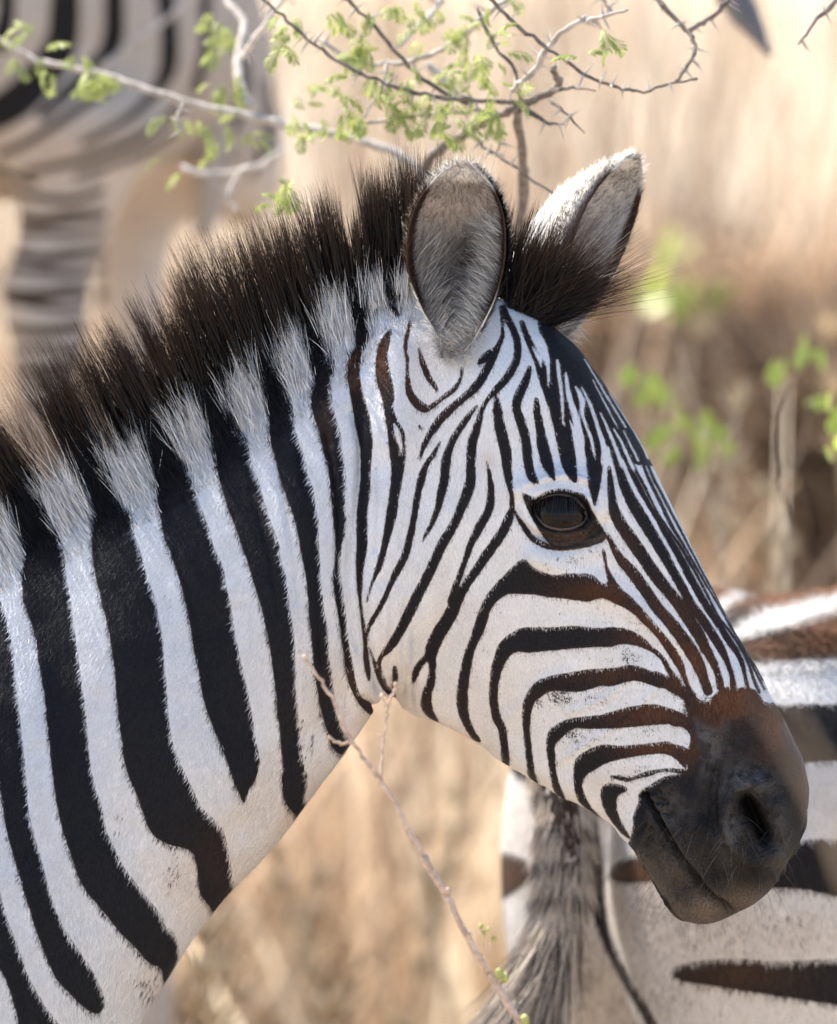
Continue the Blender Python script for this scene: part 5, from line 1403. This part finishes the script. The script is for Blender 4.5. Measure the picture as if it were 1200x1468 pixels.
# continue the stem on its own slope until it meets the ground
k = 0
while at(np.array(lowx+k*.62), np.array(lowy+k*1.0), np.array(.24))[2] > 0.0: k += 10
foot = at(np.array(lowx+k*.62), np.array(lowy+k*1.0), np.array(.24))
twig = empty('dry_twig', tuple(foot))
tag(twig, 'thin bare twig slanting up in front of the zebra throat', 'twig')
main_t = [(437,943),(452,964),(470,990),(490,1032),(505,1063),(525,1090),(545,1117),(562,1145),(580,1178),(596,1208),(612,1238),(628,1265),(644,1294),(670,1342),(700,1396),(745,1468),(lowx+k*.3,lowy+k*.5),(lowx+k*.62,lowy+k)]
wts = [5,4.5,5,5.5,6,6,6.5,7,7.5,8.5,9,9.5,9.5,9.5,10,10.5,13,18]
tube('stem', [(a, b, w, .24) for (a, b), w in zip(main_t, wts)], twig_mat, twig, m=12, knob=.06)
for pts, w0, w1 in [([(505,1065),(492,1067),(480,1063),(472,1058)],4.5,3.5), ([(546,1117),(549,1075),(554,1040),(556,1016),(562,1000),(567,984)],4.5,4), ([(556,1016),(552,1006),(548,998)],4,3.5), ([(551,1058),(546,1054),(543,1051)],2.5,1.2),
                     ([(700,1396),(697,1372),(694,1345),(690,1330)],2.5,2), ([(697,1372),(706,1350)],2,1.5)]:
    tube('side_shoot', wpts(pts, w0, w1, .24), twig_mat, twig, m=8, knob=.05)
for (a, b, r) in [(437,942,4.2),(567,982,4.5),(548,997,3.6),(472,1057,3.2),(611,1236,7),(642,1278,6),(672,1340,6.5),(690,1328,5),(700,1332,4.5),(708,1346,5),(716,1396,9),(724,1402,8),(752,1462,9),(694,1338,4)]:
    v, f = ellipsoid(at(np.array(a+0.), np.array(b+0.), np.array(.242)), np.array([r*.9, r, r*1.15])*S*.5*1.0*1.6, n=8, m=10)
    v = v+rsh.normal(0, r*S*.06, v.shape)
    me = bpy.data.meshes.new('bud'); me.from_pydata(v.tolist(), [], f); me.materials.append(bud_mat if b > 1300 and (a, b) != (672, 1340) else twig_mat)
    me.polygons.foreach_set('use_smooth', np.ones(len(me.polygons), bool))
    o = bpy.data.objects.new('bud', me); COL.objects.link(o); set_parent(o, twig)

# ------------------------------------------------------------------ leafy sprigs and dry bush beyond the face
green_mat = plain_material('fresh_green_leaf', (0.20, 0.30, 0.025), (0.52, 0.56, 0.12), 80, 0.4, 0.0, 0.5, transl=0.5)
stalk_mat = plain_material('dry_stalk', (0.34, 0.24, 0.15), (0.58, 0.45, 0.31), 60, 0.8, 0.2, 0.2)
def oval_leaf():
    n = 9; Vv = []; Ff = []
    for i in range(n):
        t = i/(n-1); w = .36*math.sin(math.pi*t**.85)**.8
        for s in (-1, -.5, 0, .5, 1): Vv.append((t, s*w, .10*abs(s)*w-.18*t*t))
    for i in range(n-1):
        for j in range(4):
            a = i*5+j; Ff.append((a, a+1, a+6, a+5))
    me = bpy.data.meshes.new('leaf'); me.from_pydata(Vv, [], Ff); me.polygons.foreach_set('use_smooth', np.ones(len(me.polygons), bool)); me.materials.append(green_mat); return me
OL = oval_leaf()
def sprig(label, stalks, leaves, c, size):
    p0 = stalks[0][0][0]; b = at(np.array(p0[0]+0.), np.array(p0[1]+0.), np.array(c)); b[2] = 0
    e = empty('leafy_sprig', tuple(b)); tag(e, label, 'shrub', 'leafy green sprigs behind the face')
    for xy, w in stalks:
        xy = list(xy)
        k = 0
        if xy[0] == p0:
            while at(np.array(p0[0]+0.), np.array(p0[1]+k+0.), np.array(c))[2] > 0.0: k += 20
            xy = [(p0[0]+6, p0[1]+k), (p0[0]+4, p0[1]+k*.5)]+xy
        tube('stem', wpts(xy, w*.9, w*.4, c), stalk_mat, e, m=8)
    for (a, b_) in leaves:
        o = bpy.data.objects.new('leaf', OL); COL.objects.link(o)
        o.location = at(np.array(a+0.)+rsh.normal(0, 3), np.array(b_+8.), np.array(c+rsh.normal(0, .04))); s = size*rsh.uniform(.8, 1.25); o.scale = (s, s, s)
        o.rotation_euler = (rsh.normal(.9, .6), rsh.uniform(-2.2, -.3), rsh.uniform(-1, 1)); set_parent(o, e)
sprig('bright green leafy sprig just beyond the striped forehead', [([(1036,840),(1022,740),(1012,690),(1004,610),(985,545),(970,490)],9),([(1012,690),(975,640),(930,610),(905,565)],4),([(1012,690),(1035,640),(1062,590)],6),([(1020,745),(1036,700),(1050,650)],6)],
      [(895,548),(905,560),(915,572),(922,552),(948,578),(940,565),(935,622),(928,635),(978,588),(985,618),(990,630),(1003,608),(1000,640),(1022,630),(1035,625),(1048,622),(958,652),(950,660),(1010,655),(1000,668),(1030,640),(1015,612),(965,600)], -1.7, .024)
sprig('green sprig of round leaves higher up near the right edge', [([(1130,860),(1120,700),(1118,610),(1130,555),(1165,505)],6),([(1118,610),(1106,570),(1098,540)],3),([(1122,700),(1150,640),(1162,580)],3)],
      [(1098,542),(1106,548),(1118,530),(1125,536),(1145,525),(1138,520),(1168,512),(1172,525),(1160,572),(1165,580),(1152,505)], -1.5, .022)
sprig('small green sprig cut by the right edge', [([(1205,870),(1208,740),(1200,600)],5)], [(1196,598),(1190,615),(1200,640),(1194,655),(1188,585)], -1.0, .022)
sprig('pale yellow-green leaves blurred behind the far ear', [([(960,900),(962,600),(958,470),(955,370)],7)], [(960,366),(968,372),(950,380),(945,432),(955,440),(970,450),(980,440),(925,440),(915,430),(1022,440),(940,400),(930,415),(985,460),(965,425)], -3.6, .038)
bush_mat = plain_material('dead_bush_twigs', (0.10, 0.072, 0.052), (0.26, 0.19, 0.135), 40, 0.9, 0.0, 0.1)
def dry_bush(label, px, py_top, c, wpx, n, seed, hscale=1.0):
    r = np.random.default_rng(seed)
    b = at(np.array(px+0.), np.array(1500.), np.array(c)); top = at(np.array(px+0.), np.array(py_top+0.), np.array(c))[2]
    b = np.array([b[0], b[1], 0.0]); w = wpx*S*(D-c)/D
    e = empty('dry_bush', tuple(b)); tag(e, label, 'bush', 'dry bushes in the blurred background')
    for i in range(n):
        a = r.uniform(0, 2*np.pi); rad = w*.5*math.sqrt(r.random())
        p0 = b+np.array([math.cos(a)*rad*.5, math.sin(a)*rad*.6, 0]); h = top*r.uniform(.65, 1.0)
        p3 = p0+np.array([math.cos(a)*rad*.8+r.normal(0, .06), math.sin(a)*rad*.5, h])
        P = catmull(np.array([p0, p0*.66+p3*.34+r.normal(0, .04, 3), p0*.33+p3*.67+r.normal(0, .05, 3), p3]), 3)
        v, f = capsule_chain(P[::2], np.linspace(.012, .004, len(P[::2])), m=6)
        me = bpy.data.meshes.new('branch'); me.from_pydata(v.tolist(), [], f); me.materials.append(bush_mat)
        o = bpy.data.objects.new('branch', me); COL.objects.link(o); set_parent(o, e)
    # fine twigs and curled dead leaves
    m = 6500
    a = r.uniform(0, 2*np.pi, m); rad = w*.55*np.sqrt(r.random(m)); zz = top*r.uniform(.35, 1.0, m)
    root = np.stack([b[0]+np.cos(a)*rad, b[1]+np.sin(a)*rad*.7, zz], 1)
    d = np.stack([np.cos(a)*.5, np.sin(a)*.4, np.full(m, .6)], 1)+r.normal(0, .45, (m, 3)); d /= np.linalg.norm(d, axis=1)[:, None]
    g = sstep(.3, .7, hash_noise(root, 5, seed))[:, None]
    col = (np.array([[.12, .082, .056]])*(1-g)+np.array([[.50, .36, .24]])*g)*r.uniform(.5, 1.5, (m, 1))
    v_, f_, c_, _ = blades(root, d, r.uniform(.06, .22, m), r.uniform(.003, .012, m), col, col*1.2, 2, bend=r.normal(0, .3, (m, 3)), rs=r)
    tw = mesh_np('twigs', v_, f_, MAT_GRASS, e, cols={'col': c_}); tw['kind'] = 'stuff'
dry_bush('wide brown dry bush blurred to the side of the forehead', 1060, 400, -4.5, 420, 16, 61)
dry_bush('dark dry bush blurred by the right edge above the far rump', 1230, 560, -3.6, 220, 10, 62)
dry_bush('low dry bush blurred below the throat', 560, 1270, -5.0, 300, 10, 63)
# ------------------------------------------------------------------ ground and grass
gm, N, L, BS = new_mat('savanna_ground')
n1 = noise(N, L, 2.6, 5, 0.7); n2 = noise(N, L, 9, 5, 0.7)
c = mix_col(N, L, maprange(N, L, n1, 0.42, 0.58), (0.15, 0.10, 0.065), (0.66, 0.53, 0.39))
c = mix_col(N, L, math_node(N, L, 'MULTIPLY', maprange(N, L, n2, 0.4, 0.7), 0.6), c, (0.68, 0.56, 0.42))
L.new(c, BS.inputs['Base Color']); BS.inputs['Roughness'].default_value = 0.95; BS.inputs['Specular IOR Level'].default_value = 0.1
gxs = np.concatenate([np.linspace(-600, -30, 20), np.linspace(-28, 28, 57), np.linspace(30, 600, 20)])
gys = np.concatenate([np.linspace(-120, -10, 10), np.linspace(-9, 60, 70), np.linspace(65, 900, 30)])
GX, GY = np.meshgrid(gxs, gys)
GZ = -0.02+0.02*np.sin(GX*.6)*np.cos(GY*.4)
nx_ = len(gxs); idx = np.arange(GX.size).reshape(GX.shape)
q = np.stack([idx[:-1, :-1], idx[:-1, 1:], idx[1:, 1:], idx[1:, :-1]], -1).reshape(-1, 4)
g = mesh_np('ground', np.stack([GX.ravel(), GY.ravel(), GZ.ravel()], 1), q, gm); g['kind'] = 'structure'
rg = np.random.default_rng(71)
def field(n, y0, y1, hmin, hmax, wmin, wmax, spread, clump):
    Yd = y0+(y1-y0)*rg.random(n)**1.3
    half = (Yd+8)*0.052*spread+.4
    Xd = rg.uniform(-1, 1, n)*half
    # gather blades into tussocks
    if clump:
        k = max(4, n//45)
        cy = y0+(y1-y0)*rg.random(k)**1.3; cx = rg.uniform(-1, 1, k)*((cy+8)*0.052*spread+.4)
        who = rg.integers(0, k, n); Xd = cx[who]+rg.normal(0, .10, n); Yd = cy[who]+rg.normal(0, .10, n)
    else: who = np.zeros(n, int); k = 1
    tone = rg.random(k)[who]; P = np.stack([Xd, Yd, np.full(n, -.02)], 1)
    patch = hash_noise(P, 2.2, 22)
    h = rg.uniform(hmin, hmax, n)*(.6+.8*patch)
    d = np.stack([rg.normal(.06, .28, n), rg.normal(0, .22, n), np.ones(n)], 1); d /= np.linalg.norm(d, axis=1)[:, None]
    straw = np.array([.80, .68, .52]); tan = np.array([.58, .44, .31]); brown = np.array([.27, .18, .115]); green = np.array([.26, .27, .11])
    t = (.55*tone+.45*patch)[:, None]
    col = straw*t+tan*(1-t)
    col = np.where((rg.random(n) < .16)[:, None], brown, col); col = np.where(((tone > .93) & (rg.random(n) < .6))[:, None], green, col)
    col = col*rg.uniform(.7, 1.2, (n, 1))
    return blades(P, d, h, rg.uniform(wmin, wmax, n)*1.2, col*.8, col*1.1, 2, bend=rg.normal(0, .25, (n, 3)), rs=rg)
def tall_clumps(k):
    Y0 = rg.uniform(3.5, 16, k); X0 = rg.uniform(-1, 1, k)*((Y0+8)*.08+.3); n = k*150
    who = np.repeat(np.arange(k), 150); P = np.stack([X0[who]+rg.normal(0, .06, n), Y0[who]+rg.normal(0, .09, n), np.full(n, -.02)], 1)
    tone = rg.random(k)[who][:, None]; hh = rg.uniform(.55, 1.25, k)[who]*rg.uniform(.6, 1.05, n)
    d = np.stack([rg.normal(.05, .22, n)+(rg.normal(0, .15, k)[who]), rg.normal(0, .18, n), np.ones(n)], 1); d /= np.linalg.norm(d, axis=1)[:, None]
    col = np.where(tone > .55, np.array([[.88, .77, .60]]), np.where(tone > .3, np.array([[.60, .45, .32]]), np.array([[.14, .095, .065]])))*rg.uniform(.7, 1.15, (n, 1))
    return blades(P, d, hh, rg.uniform(.009, .022, n), col, col*1.1, 2, bend=rg.normal(0, .3, (n, 3)), rs=rg)
def high_clumps(k):
    Y0 = rg.uniform(4.5, 9.5, k); X0 = (rg.uniform(-1, 1, k))*((Y0+8)*.082); n = k*130
    who = np.repeat(np.arange(k), 130); P = np.stack([X0[who]+rg.normal(0, .07, n), Y0[who]+rg.normal(0, .07, n), np.full(n, -.02)], 1)
    tone = rg.random(k)[who][:, None]; hh = rg.uniform(.9, 1.75, k)[who]*rg.uniform(.55, 1.03, n)
    d = np.stack([rg.normal(.05, .13, n)+(rg.normal(0, .14, k)[who]), rg.normal(0, .1, n), np.ones(n)], 1); d /= np.linalg.norm(d, axis=1)[:, None]
    col = np.where(tone > .58, np.array([[.92, .79, .61]]), np.where(tone > .34, np.array([[.56, .40, .27]]), np.array([[.12, .078, .05]])))*rg.uniform(.7, 1.15, (n, 1))
    return blades(P, d, hh, rg.uniform(.009, .02, n), col, col*1.1, 2, bend=rg.normal(0, .2, (n, 3)), rs=rg)
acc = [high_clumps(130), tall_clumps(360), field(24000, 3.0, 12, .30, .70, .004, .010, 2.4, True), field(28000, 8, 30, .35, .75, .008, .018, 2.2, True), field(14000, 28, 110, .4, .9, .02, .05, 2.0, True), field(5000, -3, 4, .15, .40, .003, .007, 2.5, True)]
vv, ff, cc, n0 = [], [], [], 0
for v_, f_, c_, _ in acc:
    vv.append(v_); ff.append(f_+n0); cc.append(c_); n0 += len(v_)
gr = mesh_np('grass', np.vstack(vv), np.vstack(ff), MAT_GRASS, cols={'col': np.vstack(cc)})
tag(gr, 'dry straw-coloured grass blurred behind the zebras', 'grass', kind='stuff')
# tall seeding stems, some close behind the throat, a few near the lens
def stem(px, py_tip, c, lean, w, label, bright=1.0):
    tip = at(np.array(px+0.), np.array(py_tip+0.), np.array(c)); 
    root = np.array([tip[0]-lean*tip[2], tip[1]+rg.normal(0, .03), -.02])
    P = catmull(np.array([root, root*.6+tip*.4+np.array([-lean*.06, 0, 0]), root*.25+tip*.75, tip]), 5)
    v, f = capsule_chain(P[::2], np.linspace(w*1.4, w*.5, len(P[::2])), m=7)
    me = bpy.data.meshes.new('stalk'); me.from_pydata(v.tolist(), [], f); me.materials.append(stalk_mat); me.polygons.foreach_set('use_smooth', np.ones(len(me.polygons), bool))
    e = empty('wild_grass', tuple(root)); tag(e, label, 'grass stem')
    o = bpy.data.objects.new('stalk', me); COL.objects.link(o); set_parent(o, e)
    m = 60; t = rg.uniform(.80, 1.0, m)
    i = np.clip((t*(len(P)-1)).astype(int), 0, len(P)-2); rt = P[i]
    d = np.stack([rg.normal(lean, .35, m), rg.normal(0, .35, m), rg.uniform(.4, 1, m)], 1); d /= np.linalg.norm(d, axis=1)[:, None]
    col = np.array([[.60, .46, .28]])*rg.uniform(.7, 1.15, (m, 1))
    v_, f_, c_, _ = blades(rt, d, rg.uniform(.02, .05, m), rg.uniform(.003, .006, m), col, col, 2, rs=rg)
    mesh_np('seed_head', v_, f_, MAT_GRASS, e, cols={'col': c_})
    return e
spots = [(285,1290,-1.9,-.10),(300,1340,-1.7,.22),(350,1385,-2.1,.35),(430,1300,-2.5,-.25),(470,1220,-3.0,.3),(520,1350,-2.2,.5),(600,1160,-3.2,-.15),(630,1240,-2.8,.2),(380,1180,-3.4,-.3),(560,1420,-1.8,-.4),(660,1100,-3.6,.1),(330,1230,-2.6,.12)]
LAB = ["dry grass stem leaning left beside the lower neck edge", "dry grass stem rising beside the neck at the bottom edge", "bent dry grass stem low in the gap, left of the twig", "dry grass stem leaning left under the twig", "tall dry grass stem just under the throat, leaning right", "strongly slanted dry grass stem near the bottom, left of the twig", "dry grass stem below the jaw, right of the twig", "dry grass stem between the twig and the banded tail", "dry grass stem leaning left near the throat edge", "short dry grass stem at the bottom edge under the twig", "tall dry grass stem under the jaw beside the tail", "upright dry grass stem close to the lower neck"]
for (a, b, c_, l), lab in zip(spots, LAB):
    s_ = stem(a, b, c_*.75, l, .0034, lab); s_['group'] = 'dry grass stems below the throat'
for a, b, c_, l, lab in [(1065,500,-2.0,.10,'pale curved grass stem rising behind the green sprig'),(1098,640,-2.4,-.08,'dry grass stem in front of the brown bush at the right'),(932,500,-2.2,.05,'pale dry stem close to the forehead edge'),(1185,400,-3.0,-.1,'tall dry stem near the right edge above the round leaved sprig'),(1010,400,-2.8,.18,'tall dry stem slanting behind the far ear'),(1140,720,-1.9,.22,'slanted dry stem just above the far rump')]:
    stem(a, b, c_, l, .0042, lab)['group'] = 'dry stems before the brown bush'
gb = at(np.array(1250.), np.array(1450.), np.array(3.2)); 
P = np.array([(gb[0]+.03, gb[1], -.02), (gb[0]+.01, gb[1], gb[2]*.55)]+[tuple(at(np.array(a+0.), np.array(b+0.), np.array(3.2))) for a, b in [(1262,1420),(1235,1270),(1190,1150),(1142,1060),(1092,985)]])
P = catmull(P, 6); t = np.linspace(0, 1, len(P))
T_ = np.gradient(P, axis=0); T_ /= np.linalg.norm(T_, axis=1)[:, None]; sd_ = np.cross(T_, FV); sd_ /= np.linalg.norm(sd_, axis=1)[:, None]
w = .0030*np.sin(np.pi*(.22+.72*t))[:, None]
V_ = np.vstack([P-sd_*w, P-FV*.0015, P+sd_*w, P+FV*.0008]); m_ = len(P); F_ = []
for k_ in range(4):
    i_ = k_*m_+np.arange(m_-1); j_ = ((k_+1) % 4)*m_+np.arange(m_-1)
    F_.append(np.stack([i_, j_, j_+1, i_+1], 1))
tag(mesh_np('wild_grass', V_, np.vstack(F_), stalk_mat), 'pale dry grass leaf out of focus in front of the nose', 'grass leaf')

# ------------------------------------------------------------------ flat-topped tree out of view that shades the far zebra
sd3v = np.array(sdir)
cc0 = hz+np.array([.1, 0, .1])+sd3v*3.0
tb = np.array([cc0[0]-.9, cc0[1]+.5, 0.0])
tree = empty('unseen_umbrella_tree', tuple(tb)); tag(tree, 'flat-topped thorn tree standing out of the frame, shading the blurred zebra', 'tree')
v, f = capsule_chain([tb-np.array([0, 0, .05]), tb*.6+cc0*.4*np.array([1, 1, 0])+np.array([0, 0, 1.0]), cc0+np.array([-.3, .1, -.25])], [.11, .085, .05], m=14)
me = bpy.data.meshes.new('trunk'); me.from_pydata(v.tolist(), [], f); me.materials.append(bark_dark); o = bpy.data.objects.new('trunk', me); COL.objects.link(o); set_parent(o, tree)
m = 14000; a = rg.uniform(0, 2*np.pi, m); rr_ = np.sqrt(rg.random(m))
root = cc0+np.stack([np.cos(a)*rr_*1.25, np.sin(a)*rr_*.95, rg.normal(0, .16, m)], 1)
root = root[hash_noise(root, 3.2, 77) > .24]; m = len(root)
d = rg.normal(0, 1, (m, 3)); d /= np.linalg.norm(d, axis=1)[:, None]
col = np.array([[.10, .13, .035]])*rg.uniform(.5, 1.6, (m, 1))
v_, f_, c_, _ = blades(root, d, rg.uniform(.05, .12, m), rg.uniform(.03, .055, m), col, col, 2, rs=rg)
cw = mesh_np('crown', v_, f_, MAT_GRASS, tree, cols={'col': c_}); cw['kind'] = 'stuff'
